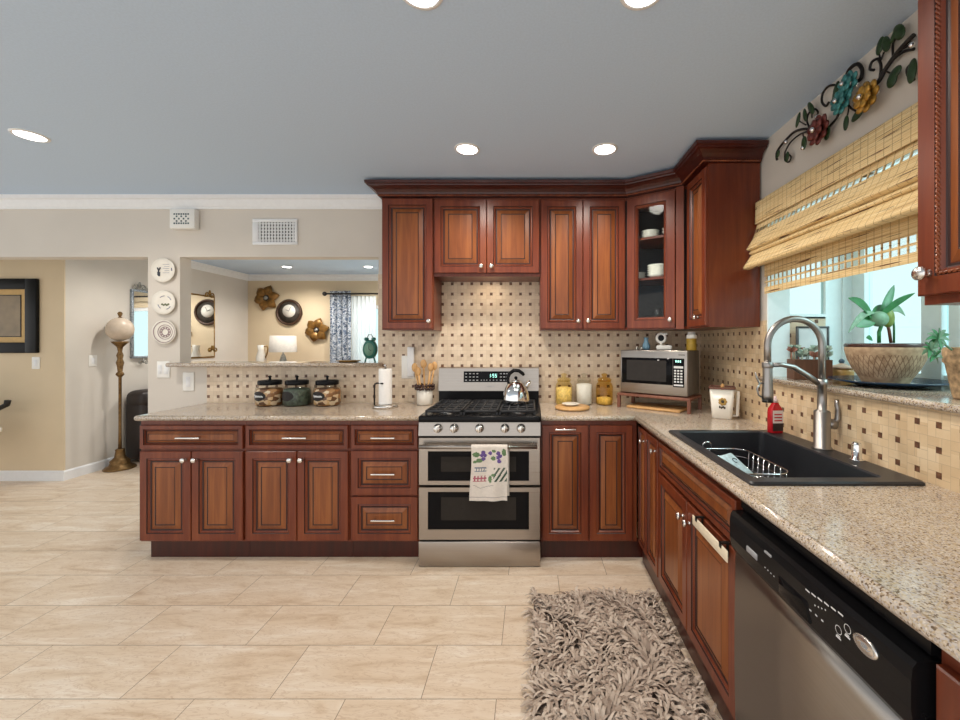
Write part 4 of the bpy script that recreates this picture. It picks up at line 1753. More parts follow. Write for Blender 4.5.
# three canisters in front of the half wall
M_cont = NT('canister_contents')
vv = M_cont.node('ShaderNodeTexVoronoi')
M_cont.link(M_cont.mapping(M_cont.coord(), (1, 1, 1.6)), vv.inputs['Vector'])
vv.inputs['Scale'].default_value = 26
s_ = M_cont.node('ShaderNodeSeparateColor')
M_cont.link(vv.outputs['Color'], s_.inputs[0])
M_cont.base(M_cont.ramp(s_.outputs[0], [(0.0, srgb(70, 44, 30)), (0.35, srgb(160, 108, 62)), (0.7, srgb(212, 172, 120)), (1.0, srgb(230, 214, 190))]))
M_cont.p(Roughness=0.6)
M_cont = M_cont.m
M_cont2 = plain('dark_green_contents', srgb(66, 78, 66), 0.6, 0, 0.6, 50)
for x, cont, txt, lab in ((-1.912, M_cont, True, 'glass canister with a black lid and oval written label, leftmost of three'),
                          (-1.714, M_cont2, False, 'glass canister with a black lid and dark greenish contents, between two lighter ones'),
                          (-1.492, M_cont, True, 'glass canister with a black lid and oval written label, nearest the paper towels')):
    t = thing('canister', lab, 'canister', (x, 2.93, CT1 + 0.001), 0, 'glass canisters')
    m = MB()
    m.mat(M_jar)
    m.lathe([(0.085, 0), (0.092, 0.008), (0.094, 0.03), (0.094, 0.10), (0.088, 0.13), (0.074, 0.146), (0.072, 0.154)], 32, cap1=False)
    m.build('body', None, t)
    m = MB()
    m.mat(cont)
    m.lathe([(0.08, 0.004), (0.089, 0.012), (0.090, 0.10), (0.08, 0.122), (0.001, 0.126)], 28)
    m.build('contents', None, t)
    m = MB()
    m.mat(M_black)
    m.lathe([(0.075, 0.15), (0.078, 0.154), (0.078, 0.176), (0.074, 0.182), (0.02, 0.186), (0.008, 0.188), (0.008, 0.2), (0.013, 0.21), (0.001, 0.218)], 28)
    m.build('lid', None, t)
    lb = MB()
    lb.mat(M_iron)
    def cyl(u, z):
        a = -PI / 2 - 0.28 + u / 0.095
        return (0.0955 * math.cos(a), 0.0955 * math.sin(a), z)
    c = lb.vert(cyl(0, 0.075))
    n = 28
    for fr in (0.5, 1.0):
        ring = [lb.vert(cyl(0.055 * fr * math.cos(2 * PI * k / n), 0.075 + 0.034 * fr * math.sin(2 * PI * k / n))) for k in range(n)]
        if fr == 0.5:
            for k in range(n):
                lb.face([c, ring[k], ring[(k + 1) % n]])
        else:
            for k in range(n):
                lb.face([prev[k], ring[k], ring[(k + 1) % n], prev[(k + 1) % n]])
        prev = ring
    lo = lb.build('label', None, t, False)
    if txt:
        sc_ = MB()
        sc_.mat(M_whiteprint)
        pts = []
        for k in range(60):
            u = -0.036 + 0.072 * k / 59
            p = cyl(u, 0.073 + (0.012 if k < 9 else 0.006) * math.sin(k * 0.75))
            pts.append((p[0] * 1.012, p[1] * 1.012, p[2]))
        sc_.tube(pts, 0.0022, 5)
        sc_.build('script', None, lo)

# ================================================================== on the walls
def wall_plate(x0, x1, z0, z1, y, lab, kind, rot=0, loc=None, n=1, name='switch_plate'):
    """y = wall face; the plate stands out towards -Y (or as rotated)."""
    t = thing(name, lab, kind, loc or ((x0 + x1) / 2, y, (z0 + z1) / 2), rot)
    w, h = (x1 - x0) / 2, (z1 - z0) / 2
    m = MB()
    m.mat(M_plastic)
    m.rbox(-w, w, -0.007, -0.0005, -h, h, 0.003, 2)
    m.build('plate', None, t)
    for k in range(n):
        cx = -w + 2 * w * (k + 0.5) / n
        pw = min(0.017, w / n * 0.6)
        m = MB()
        m.mat(M_white)
        m.rbox(cx - pw, cx + pw, -0.010, -0.006, -h * 0.55, h * 0.55, 0.002, 1)
        m.build('rocker', None, t)
    return t


wall_plate(-2.866, -2.768, 1.108, 1.235, BW, 'white double switch plate on the column below the hanging plates', 'light switch', n=2)
wall_plate(-2.668, -2.582, 1.008, 1.150, BW, 'white outlet plate on the half wall left of the tiles', 'outlet', name='outlet_plate')
wall_plate(-4.985, -4.905, 1.115, 1.235, 4.0, 'white switch plate under the black framed picture', 'light switch')
wall_plate(0, 0.08, 0, 0.12, 0, 'white switch plate on the side wall left of the floor lamp', 'light switch', PI / 2, (SIDE, 4.26, 1.185))
ol = thing('outlet_plate', 'white outlet plate on the tiles left of the range, with a plug-in device', 'outlet', (-0.937, BW - 0.0105, 1.19))
m = MB()
m.mat(M_plastic)
m.rbox(-0.052, 0.046, -0.007, 0, -0.086, 0.088, 0.003)
m.build('plate', None, ol)
m = MB()
m.mat(M_white)
m.rbox(-0.002, 0.05, -0.03, -0.006, -0.07, 0.155, 0.006)
tag(m.build('plug_in_device', loc=(-0.937, BW - 0.0105, 1.19)), 'slim white plug-in device on the outlet behind the wooden spoons', 'device')

ch = thing('door_chime', 'white box with a pierced front high on the wall beside the vent', 'door chime', (-2.635, BW, 2.314))
m = MB()
m.mat(M_plastic)
m.rbox(-0.094, 0.094, -0.052, -0.0005, -0.074, 0.074, 0.006)
m.build('case', None, ch)
m = MB()
m.mat(plain('chime_grille', srgb(70, 92, 96), 0.6))
for r in range(5):
    for c in range(7):
        if (r + c) % 2 == 0 or r in (0, 4):
            m.rbox(-0.062 + c * 0.0175, -0.05 + c * 0.0175, -0.0535, -0.052, -0.042 + r * 0.0175, -0.030 + r * 0.0175, 0.0006, 1)
m.build('grille', None, ch)
vt = thing('air_vent', 'white slatted air vent high on the wall over the pass-through', 'vent', (-1.96, BW, 2.226))
m = MB()
m.mat(M_white)
for a in ((-0.172, -0.125, -0.075, 0.075), (0.150, 0.172, -0.075, 0.075), (-0.172, 0.172, 0.075, 0.1), (-0.172, 0.172, -0.1, -0.075)):
    m.rbox(a[0], a[1], -0.012, -0.0005, a[2], a[3], 0.003, 1)
m.build('frame', None, vt)
m = MB()
m.mat(plain('vent_dark', srgb(60, 66, 70), 0.8))
m.box(-0.125, 0.15, -0.002, -0.0005, -0.075, 0.075)
m.build('duct', None, vt)
m = MB()
m.mat(M_white)
for k in range(12):
    x = -0.113 + k * 0.023
    m.box(x - 0.005, x + 0.005, -0.012, -0.004, -0.075, 0.075)
for k in range(6):
    z = -0.0625 + k * 0.025
    m.box(-0.125, 0.15, -0.009, -0.003, z - 0.004, z + 0.004)
m.build('slats', None, vt)

pt = None
M_plateb = plain('plate_print_blue', srgb(120, 122, 150), 0.4)
M_plated = plain('plate_print_dark', srgb(46, 50, 62), 0.4)
M_plater = plain('plate_print_rose', srgb(150, 124, 128), 0.4)
M_plategr = plain('plate_print_green', srgb(98, 104, 70), 0.4)
for k, (px, py, lab) in enumerate(((162.5, 270, 'white wall plate with a dark figure and blue print, top of three on the column'),
                                   (163, 302.5, 'white wall plate with a small green sprig, middle of three on the column'),
                                   (163.5, 332, 'white wall plate with a rosy printed medallion, bottom of three on the column'))):
    X, Z = (px - VX) / F * 3.045, EYE - (py - VY) / F * 3.045
    t = thing('wall_plate', lab, 'plate', (X, BW, Z), 0, 'plates on the column')
    m = MB()
    m.mat(M_ceramic)
    m.lathe([(0.045, -0.001), (0.05, -0.006), (0.092, -0.022), (0.091, -0.025), (0.055, -0.011), (0.001, -0.010)], 40, (0, 0, 0), 'Y')
    m.build('dish', None, t)
    m = MB()
    if k == 0:
        m.mat(M_plated)
        m.rbox(-0.052, -0.03, -0.0135, -0.0115, -0.045, -0.012, 0.0005, 1)
        m.tube([(-0.05, -0.013, 0.02), (-0.04, -0.013, -0.005), (-0.028, -0.013, 0.022)], 0.005, 6)
        m.tube([(-0.041, -0.013, -0.005), (-0.041, -0.013, -0.02)], 0.005, 6)
        m.mat(M_plateb)
        for j in range(5):
            m.tube([(-0.01 + 0.012 * (j % 2), -0.0125, 0.045 - j * 0.016), (0.04, -0.0125, 0.045 - j * 0.016)], 0.0012, 5)
        m.tube([(0.06, -0.0175, 0.018), (0.064, -0.018, -0.005)], 0.003, 6)
    elif k == 1:
        m.mat(M_plategr)
        for j in range(5):
            m.sphere((-0.02 + j * 0.012, -0.011, -0.012 - 0.006 * (j % 2)), 0.009, 8, 6, 1, 0.2, 0.8)
        m.mat(M_plateb)
        for a0 in (0.4, 1.6, 3.4, 5.0):
            m.tube([(0.052 * math.cos(a0 + 0.1 * q), -0.012, 0.052 * math.sin(a0 + 0.1 * q)) for q in range(8)], 0.0025, 5)
    else:
        m.mat(M_plater)
        for r in (0.025, 0.04, 0.055, 0.08):
            m.tube([(r * math.cos(a), -0.012 - max(0, r - 0.055) * 0.36, r * math.sin(a)) for a in [2 * PI * q / 40 for q in range(40)]], 0.0025, 5, True)
        for j in range(10):
            a = 2 * PI * j / 10
            m.sphere((0.032 * math.cos(a), -0.011, 0.032 * math.sin(a)), 0.006, 6, 5, 1, 0.3, 1)
    m.build('print', None, t)

# ledge things
ac = thing('alarm_clock', 'green twin-bell alarm clock standing on the granite ledge', 'clock', (-1.243, 3.09, 1.2265))
m = MB()
m.mat(M_teal)
m.lathe([(0.001, -0.022), (0.045, -0.022), (0.052, -0.014), (0.052, 0.02), (0.046, 0.024), (0.001, 0.024)], 32, (0, 0, 0.1), 'Y', sy=1.4)
m.build('case', None, ac)
m = MB()
m.mat(plain('clock_face_cream', srgb(104, 142, 122), 0.5))
m.lathe([(0.036, -0.0225), (0.036, -0.024), (0.001, -0.024)], 28, (0, 0, 0.1), 'Y', sy=1.4)
m.mat(M_iron)
m.tube([(0, -0.025, 0.1), (0.0, -0.025, 0.13)], 0.002, 5)
m.tube([(0, -0.025, 0.1), (0.018, -0.025, 0.09)], 0.002, 5)
m.build('face', None, ac)
for s in (-1, 1):
    m = MB()
    m.mat(M_teal)
    m.sphere((s * 0.028, 0, 0.178), 0.018, 12, 8, 1, 1, 0.8)
    m.build('bell', None, ac)
    m = MB()
    m.mat(M_teal)
    m.tube([(s * 0.024, 0, 0.05), (s * 0.04, 0, 0.0)], 0.006, 8)
    m.build('foot', None, ac)
m = MB()
m.mat(M_iron)
m.tube([(-0.022, 0, 0.19), (-0.012, 0, 0.212), (0.012, 0, 0.212), (0.022, 0, 0.19)], 0.003, 6)
m.build('handle', None, ac)
m = MB()
m.mat(M_gold)
m.lathe([(0.06, 0), (0.07, 0.002), (0.09, 0.012), (0.088, 0.014), (0.066, 0.005), (0.001, 0.004)], 28, (-1.42, 3.12, 1.2265))
tag(m.build('tray'), 'flat dark dish lying on the granite ledge near the green clock', 'dish')

# ================================================================== hall and far left
fl = thing('floor_lamp', 'tall brass floor lamp with a frosted glass globe beside the dark sofa', 'floor lamp', (-4.50, 4.38, 0))
m = MB()
m.mat(M_bronze)
m.lathe([(0.132, 0), (0.136, 0.012), (0.118, 0.03), (0.092, 0.04), (0.08, 0.075), (0.085, 0.09), (0.062, 0.11), (0.046, 0.13), (0.036, 0.2), (0.042, 0.21), (0.026, 0.22)], 28)
m.build('base', None, fl)
m = MB()
m.mat(M_bronze)
m.lathe([(0.016, 0.21), (0.013, 0.4), (0.013, 1.0), (0.022, 1.01), (0.036, 1.03), (0.03, 1.05), (0.02, 1.06), (0.026, 1.12), (0.034, 1.16), (0.022, 1.2), (0.03, 1.24), (0.018, 1.28), (0.025, 1.33), (0.06, 1.37), (0.075, 1.39), (0.05, 1.395)], 20)
m.build('pole', None, fl)
m = MB()
m.mat(M_frost)
m.sphere((0, 0, 1.525), 0.115, 28, 16, 1, 1, 1.12)
m.build('globe_shade', None, fl)
m = MB()
m.mat(M_bronze)
m.lathe([(0.02, 1.65), (0.01, 1.665), (0.02, 1.69), (0.022, 1.7), (0.012, 1.716), (0.001, 1.72)], 14)
m.build('finial', None, fl)

so = thing('sofa', 'dark leather sofa arm and back seen behind the floor lamp', 'sofa', (-4.65, 4.56, 0))
m = MB()
m.mat(M_leather)
m.rbox(0, 0.22, 0, 0.85, 0.03, 0.72, 0.05, 3)
m.rbox(-0.0, 0.24, -0.01, 0.85, 0.62, 0.83, 0.08, 4)
m.build('armrest', None, so)
m = MB()
m.mat(M_leather)
m.rbox(0.2, 1.5, 0.05, 0.85, 0.05, 0.46, 0.05, 3)
m.build('seat', None, so)
m = MB()
m.mat(M_leather)
m.rbox(0.12, 1.5, 0.3, 0.55, 0.4, 1.0, 0.08, 4)
m.build('backrest', None, so)


def crest(m, y, z, s, x=0.03):
    for q in (-1, 1):
        pts = []
        for k in range(22):
            a = 0.33 * k
            r = s * (0.5 - 0.02 * k)
            pts.append((x, y + q * (s * 0.55 - r * math.cos(a) * 0.9), z + r * math.sin(a)))
        m.tube(pts, s * 0.10, 6)
    m.sphere((x, y, z + s * 0.5), s * 0.28, 10, 8, 0.5, 0.6, 1.4)


mr = thing('wall_mirror', 'narrow ornate mirror with a scrolled crest behind the lamp globe', 'mirror', (SIDE + 0.012, 4.78, 1.6), -0.09)
m = MB()
m.mat(M_mirror)
m.box(0.012, 0.02, -0.105, 0.105, -0.38, 0.38)
m.build('glass', None, mr)
m = MB()
m.mat(M_silver)
m.box(0.0, 0.012, -0.125, 0.125, -0.4, 0.4)
m.mat(plain('mirror_mosaic', srgb(150, 158, 164), 0.3, 0.3, 0.8, 120))
for a in ((-0.127, -0.103, -0.4, 0.4), (0.103, 0.127, -0.4, 0.4), (-0.127, 0.127, -0.405, -0.378), (-0.127, 0.127, 0.378, 0.405)):
    m.rbox(0.0, 0.032, *a, 0.005, 1)
m.mat(M_silver)
crest(m, -0.04, 0.43, 0.075)
crest(m, 0.06, 0.41, 0.05)
crest(m, 0.0, -0.46, 0.06)
m.build('frame', None, mr)
mr = thing('wall_mirror', 'mirror with a gilt scrolled edge on the side wall, seen through the pass-through', 'mirror', (SIDE, 5.66, 1.6))
m = MB()
m.mat(M_mirror)
m.box(0.012, 0.02, -0.24, 0.215, -0.42, 0.44)
m.build('glass', None, mr)
m = MB()
m.mat(M_gold)
m.box(0.0, 0.012, -0.26, 0.235, -0.44, 0.46)
m.tube([(0.02, 0.215, -0.42), (0.02, 0.215, 0.44), (0.02, -0.24, 0.44), (0.02, -0.24, -0.42)], 0.008, 6, True)
crest(m, 0.12, 0.46, 0.09)
crest(m, 0.18, -0.33, 0.08)
m.build('frame', None, mr)

pf = thing('picture_frame', 'large black framed picture with a tan mat on the far left wall', 'picture', (-5.31, 4.0, 1.645))
m = MB()
m.mat(M_blackwood)
for a in ((-0.4, -0.285, -0.37, 0.37), (0.285, 0.4, -0.37, 0.37), (-0.3, 0.3, 0.265, 0.37), (-0.3, 0.3, -0.37, -0.265)):
    m.rbox(a[0], a[1], -0.035, -0.001, a[2], a[3], 0.008, 2)
m.build('frame', None, pf)
m = MB()
m.mat(plain('tan_mat', srgb(196, 160, 100), 0.6))
m.box(-0.29, 0.29, -0.012, -0.001, -0.27, 0.27)
m.mat(M_blackwood)
m.box(-0.23, 0.23, -0.014, -0.012, -0.21, 0.21)
m.build('mat', None, pf)
m = MB()
m.mat(plain('picture_brown', srgb(128, 108, 76), 0.3, 0, 0.2, 8))
m.box(-0.222, 0.222, -0.0155, -0.014, -0.202, 0.202)
m.build('print', None, pf)

arc_ = thing('armchair', 'armchair with dark curved arms and white seat, cut by the left edge of the view', 'chair', (-5.40, 3.50, 0), 0)
m = MB()
m.mat(M_ceramic)
m.rbox(-0.3, 0.42, -0.28, 0.28, 0.53, 0.59, 0.025, 3)
m.build('seat', None, arc_)
for y in (-0.3, 0.3):
    m = MB()
    m.mat(M_iron)
    m.tube([(-0.3, y, 0.80), (0.1, y, 0.78), (0.34, y, 0.75), (0.42, y, 0.79), (0.43, y, 0.83)], 0.022, 10)
    m.tube([(0.2, y, 0.77), (0.16, y, 0.55)], 0.016, 8)
    m.build('armrest', None, arc_)
for x in (-0.27, 0.24):
    for y in (-0.24, 0.24):
        m = MB()
        m.mat(M_iron)
        m.tube([(x, y, 0.535), (x, y, 0.0)], [0.022, 0.014], 8)
        m.build('leg', None, arc_)
m = MB()
m.mat(M_iron)
m.rbox(-0.33, -0.28, -0.3, 0.3, 0.5, 1.05, 0.02, 3)
m.build('backrest', None, arc_)

# ================================================================== next room
def metal_flower(X, Z, s, lab):
    t = thing('metal_flower', lab, 'wall decoration', (X, LIV, Z), 0, 'metal wall flowers')
    mm = plain('bronze_petal', srgb(126, 88, 36), 0.4, 0.45, 0.4, 18)
    for k in range(6):
        a = 2 * PI * k / 6 + 0.3
        m = MB()
        m.mat(mm)
        m.xf = Matrix.Rotation(a, 4, 'Y')
        m.smooth = True
        rs = []
        for j in range(9):
            v = j / 8
            hw = s * 0.36 * math.sin(PI * (0.12 + 0.88 * v)) ** 0.8 * (1 if v < 1 else 0)
            z = s * (0.12 + 0.88 * v)
            y = -0.02 - 0.04 * math.sin(PI * v)
            rs.append([(hw * q, y + 0.012 * abs(q) - 0.012, z) for q in (-1, -0.5, 0, 0.5, 1)])
        m.rings(rs, False)
        m.rings([[(p[0], p[1] + 0.006, p[2]) for p in r] for r in rs], False)
        m.build('petal', None, t, False)
    m = MB()
    m.mat(M_iron)
    m.lathe([(s * 0.28, -0.002), (s * 0.34, -0.03), (s * 0.2, -0.045), (0.001, -0.045)], 18, axis='Y')
    m.mat(M_silver)
    m.sphere((0, -0.05, 0), s * 0.15, 12, 8, 1, 0.5, 1)
    m.build('centre', None, t)


metal_flower(-4.345, 2.115, 0.215, 'brown metal wall flower left of and above the round wall clock')
metal_flower(-3.52, 1.588, 0.205, 'brown metal wall flower between the round clock and the patterned curtain')
wc = thing('wall_clock', 'round dark wall clock with a white centre between two metal flowers', 'clock', (-3.98, LIV, 1.88))
m = MB()
m.mat(plain('clock_rim', srgb(70, 46, 30), 0.45, 0.2, 0.3))
m.lathe([(0.2, -0.001), (0.218, -0.02), (0.205, -0.045), (0.18, -0.04), (0.176, -0.02)], 40, axis='Y', cap1=False)
m.build('rim', None, wc)
m = MB()
m.mat(plain('clock_dial_dark', srgb(66, 58, 50), 0.5, 0, 0.5, 20))
m.lathe([(0.178, -0.002), (0.178, -0.022), (0.001, -0.022)], 40, axis='Y')
m.mat(M_ceramic)
m.lathe([(0.105, -0.022), (0.105, -0.026), (0.001, -0.026)], 32, (0, 0, 0.02), 'Y')
m.build('dial', None, wc)
m = MB()
m.mat(M_iron)
m.tube([(0, -0.03, 0.02), (-0.05, -0.03, 0.04)], 0.004, 5)
m.tube([(0, -0.03, 0.02), (0.03, -0.03, 0.085)], 0.003, 5)
m.build('hand', None, wc)

cn = thing('console_table', 'low console table against the far wall of the next room under the lamp', 'table', (-3.95, 6.2, 0))
m = MB()
m.mat(M_standwood)
m.rbox(-0.6, 0.6, -0.2, 0.2, 0.94, 0.98, 0.006)
m.build('tabletop', None, cn)
for x in (-0.55, 0.55):
    for y in (-0.16, 0.16):
        m = MB()
        m.mat(M_standwood)
        m.box(x - 0.025, x + 0.025, y - 0.025, y + 0.025, 0, 0.94)
        m.build('leg', None, cn)
tl = thing('table_lamp', 'table lamp with a pale drum shade in the next room, under the wall clock', 'lamp', (-3.81, 6.15, 0.981))
m = MB()
m.mat(M_silver)
m.lathe([(0.08, 0), (0.08, 0.02), (0.03, 0.04), (0.05, 0.12), (0.03, 0.2), (0.012, 0.23), (0.012, 0.3)], 20)
m.build('base', None, tl)
m = MB()
m.mat(M_shade)
m.lathe([(0.188, 0.255), (0.175, 0.505), (0.171, 0.505), (0.184, 0.255)], 36, cap0=False, cap1=False)
m.build('lamp_shade', None, tl)
vp = thing('pitcher', 'white pitcher with a curled handle left of the table lamp in the next room', 'pitcher', (-4.15, 6.15, 0.981))
m = MB()
m.mat(M_ceramic)
m.lathe([(0.05, 0), (0.07, 0.08), (0.066, 0.18), (0.04, 0.28), (0.05, 0.36), (0.045, 0.36), (0.035, 0.28)], 20, cap1=False)
m.build('body', None, vp)
m = MB()
m.mat(M_gold)
m.tube([(0.045, 0, 0.34), (0.09, 0, 0.35), (0.105, 0, 0.3), (0.09, 0, 0.22), (0.06, 0, 0.16)], 0.01, 8)
m.build('handle', None, vp)

rod = thing('curtain_rod', 'dark curtain rod with a finial over the window of the next room', 'curtain rod', (0, 0, 0))
m = MB()
m.mat(M_iron)
m.tube([(-3.30, 6.453, 2.17), (-0.7, 6.453, 2.17)], 0.014, 10)
m.build('pole', None, rod)
m = MB()
m.mat(M_iron)
m.sphere((-3.33, 6.453, 2.17), 0.035, 12, 8)
m.build('finial', None, rod)
for x in (-3.2, -1.8):
    m = MB()
    m.mat(M_iron)
    m.tube([(x, 6.453, 2.16), (x, LIV, 2.14)], 0.008, 6)
    m.build('bracket', None, rod)


def curtain(x0, x1, z0, z1, folds, amp, mat, lab, name, cat, y=6.47):
    m = MB()
    m.mat(mat)
    m.smooth = True
    n = folds * 8
    for off in (0.0, 0.004):
        rs = []
        for j in range(9):
            z = z1 + (z0 - z1) * j / 8
            rs.append([(x0 + (x1 - x0) * k / n, y + off + amp * math.sin(2 * PI * folds * k / n + 0.3 * math.sin(j * 0.7)), z) for k in range(n + 1)])
        m.rings(rs, False)
    o = m.build(name, None, None, False)
    tag(o, lab, cat)


tc = NT('patterned_curtain')
w_ = tc.noise(tc.mapping(tc.coord(), (11, 1, 11)), 2.2, 2, 0.5, 1.2)
tc.base(tc.ramp(w_, [(0.42, srgb(70, 84, 104)), (0.47, srgb(206, 210, 216)), (0.53, srgb(206, 210, 216)), (0.58, srgb(104, 118, 138))]))
tc.p(Roughness=0.9)
curtain(-3.27, -2.93, 0.05, 2.22, 4, 0.028, tc.m, 'blue and white patterned curtain at the left of the far window', 'patterned_curtain', 'curtain', 6.50)
ts = NT('sheer')
ts.base((0.8, 0.86, 0.88))
ts.p(Alpha=0.55, Roughness=0.9)
curtain(-2.92, -2.52, 0.05, 2.14, 6, 0.018, ts.m, 'white sheer curtain beside the patterned curtain at the far window', 'sheer_curtain', 'curtain', 6.50)
# ================================================================== window things
bs = thing('bamboo_shade', 'woven bamboo roman shade hanging in folds over the sink window', 'window shade', (0, 0, 0))
YA, YB = 0.97, 2.25
M_bam = bamboo('bamboo_weave', [])
M_bam1 = bamboo('bamboo_weave_open', [(1.990, 2.012)])
M_bam2 = bamboo('bamboo_weave_bands', [(1.712, 1.738), (1.680, 1.703)])


def shade_sheet(name, prof, mat, ya=YA, yb=YB, th=0.004):
    m = MB()
    m.mat(mat)
    m.smooth = True
    n = 12
    for off in (0.0, th):
        rs = []
        for k in range(n + 1):
            y = yb + (ya - yb) * k / n
            rs.append([(x + off, y, z) for x, z in prof])
        m.rings(rs, False)
    return m.build(name, None, bs, False)


shade_sheet('valance', [(1.30, 2.166), (1.268, 2.166), (1.262, 2.162), (1.260, 2.04)], M_bam)
shade_sheet('upper_fold', [(1.278, 2.10), (1.272, 2.04), (1.262, 2.00), (1.245, 1.955), (1.222, 1.918), (1.212, 1.902), (1.22, 1.893), (1.25, 1.895), (1.27, 1.90)], M_bam1)
shade_sheet('middle_fold', [(1.26, 1.905), (1.236, 1.893), (1.225, 1.878), (1.232, 1.868), (1.26, 1.872)], M_bam)
shade_sheet('lower_fold', [(1.27, 1.88), (1.236, 1.865), (1.21, 1.825), (1.194, 1.80), (1.196, 1.789), (1.22, 1.786), (1.262, 1.80), (1.28, 1.82)], M_bam)
shade_sheet('hanging_panel', [(1.284, 1.84), (1.284, 1.645)], M_bam2, YA, 2.20, 0.003)

# scrolled metal flowers on the wall above the shade
wa = thing('metal_wall_art', 'scrolled iron vine with red, turquoise and gold metal flowers on the wall over the shade', 'wall decoration', (0, 0, 0))
WAX = RW - 0.02


def W_(px, py, dx=0.0):
    return onx(px, py, WAX - dx)


def smoothpath(pts, n=6):
    out = []
    P = [pts[0]] + list(pts) + [pts[-1]]
    for i in range(1, len(P) - 2):
        for k in range(n):
            t = k / n
            p0, p1, p2, p3 = P[i - 1], P[i], P[i + 1], P[i + 2]
            out.append(0.5 * ((2 * p1) + (-p0 + p2) * t + (2 * p0 - 5 * p1 + 4 * p2 - p3) * t * t + (-p0 + 3 * p1 - 3 * p2 + p3) * t ** 3))
    out.append(P[-2])
    return out


vines = [([(777, 160), (777, 152), (784, 142), (796, 131), (810, 129), (820, 132)], 0.006),
         ([(785, 152), (790, 143), (799, 135), (809, 131), (818, 131)], 0.004),
         ([(785, 152), (785, 160), (789, 162), (791, 157), (788, 154)], 0.004),
         ([(810, 129), (807, 121), (809, 113), (815, 109), (818, 113), (815, 117)], 0.004),
         ([(829, 127), (836, 119), (840, 111), (846, 101)], 0.005),
         ([(838, 85), (829, 86), (823, 93), (822, 102), (826, 106), (829, 102)], 0.005),
         ([(845, 80), (849, 70), (857, 64), (862, 69), (861, 78), (856, 82), (853, 79)], 0.007),
         ([(848, 105), (852, 109), (858, 112)], 0.004),
         ([(849, 106), (848, 113), (846, 120)], 0.003),
         ([(868, 90), (878, 82), (885, 70), (894, 57), (904, 45), (914, 35)], 0.008),
         ([(884, 71), (892, 61), (903, 52), (914, 49)], 0.005),
         ([(892, 58), (900, 50), (914, 43)], 0.004),
         ([(880, 78), (881, 66), (878, 59), (872, 62), (870, 69), (874, 70)], 0.005),
         ([(881, 66), (880, 57), (878, 52)], 0.003),
         ([(881, 60), (884, 52)], 0.003),
         ([(893, 56), (893, 44), (896, 37)], 0.004),
         ([(884, 70), (890, 73), (896, 74)], 0.003),
         ([(803, 134), (804, 140)], 0.003), ([(812, 118), (812, 110)], 0.003), ([(806, 125), (799, 121)], 0.003),
         ([(914, 80), (909, 77), (907, 70), (910, 65)], 0.005)]
m = MB()
m.mat(M_iron)
for pts, r in vines:
    m.tube(smoothpath([W_(*p) for p in pts]), r, 7)
m.build('vine', None, wa)


def mleaf(px, py, ang, L, w, mat, name='leaf', dx=0.012):
    m = MB()
    m.mat(mat)
    c = W_(px, py, dx)
    m.xf = Matrix.Translation(c) @ Matrix.Rotation(ang, 4, 'X')
    m.sphere((0, 0, 0), 1.0, 12, 8, 0.006, w, L)
    m.build(name, None, wa)


for px, py, a, L, w in ((880, 46, 0.3, 0.030, 0.016), (886, 44, -0.3, 0.032, 0.017), (899, 32, -0.5, 0.034, 0.02), (895, 34, 0.7, 0.026, 0.012), (895, 73, 1.3, 0.026, 0.02), (892, 80, 0.1, 0.026, 0.022),
                        (858, 114, 1.2, 0.034, 0.018), (846, 123, 0.1, 0.03, 0.013), (798, 120, 0.4, 0.034, 0.012), (805, 115, -0.2, 0.034, 0.012), (811, 108, -0.5, 0.04, 0.014), (804, 143, 0.0, 0.032, 0.018),
                        (787, 157, 0.2, 0.026, 0.014), (778, 154, 0.5, 0.02, 0.012), (827, 133, 0.1, 0.03, 0.018), (912, 71, 0.1, 0.04, 0.018), (836, 94, 0.2, 0.05, 0.02)):
    mleaf(px, py, a, L, w, M_leafdark)


def mflower(px, py, R, mat, n, name):
    c = W_(px, py, 0.03)
    random.seed(n + px)
    f = MB()
    f.mat(mat)
    for ring, (rr, k, off) in enumerate(((R, n, 0), (R * 0.55, n - 2, 0.015))):
        for j in range(k):
            a = 2 * PI * j / k + ring * 0.4
            f.xf = Matrix.Translation(c + Vector((-off, rr * 0.62 * math.cos(a), rr * 0.62 * math.sin(a)))) @ Matrix.Rotation(a, 4, 'X') @ Matrix.Rotation(0.25, 4, 'Z')
            f.sphere((0, 0, 0), 1.0, 10, 6, 0.008, R * 0.46, R * 0.3)
    o = f.build(name, None, wa)
    g = MB()
    g.mat(M_chrome)
    g.sphere(c + Vector((-0.028, 0, 0)), R * 0.2, 10, 8)
    g.build('bead', None, o)


M_fr = plain('red_enamel', srgb(104, 48, 42), 0.35, 0.3, 0.4, 40)
M_ft = plain('turquoise_enamel', srgb(62, 128, 128), 0.35, 0.3, 0.4, 40)
M_fg = plain('gold_enamel', srgb(176, 132, 52), 0.35, 0.4, 0.4, 40)
mflower(819, 130, 0.062, M_fr, 8, 'red_flower')
mflower(842, 101, 0.05, M_ft, 8, 'turquoise_flower')
mflower(849, 84, 0.046, M_ft, 7, 'turquoise_flower')
mflower(867, 97, 0.055, M_fg, 8, 'gold_flower')
for px, py in ((817, 117), (857, 85), (877, 92), (786, 142), (803, 148), (912, 45)):
    m = MB()
    m.mat(M_chrome)
    m.sphere(W_(px, py, 0.012), 0.010, 10, 8)
    m.build('bead', None, wa)


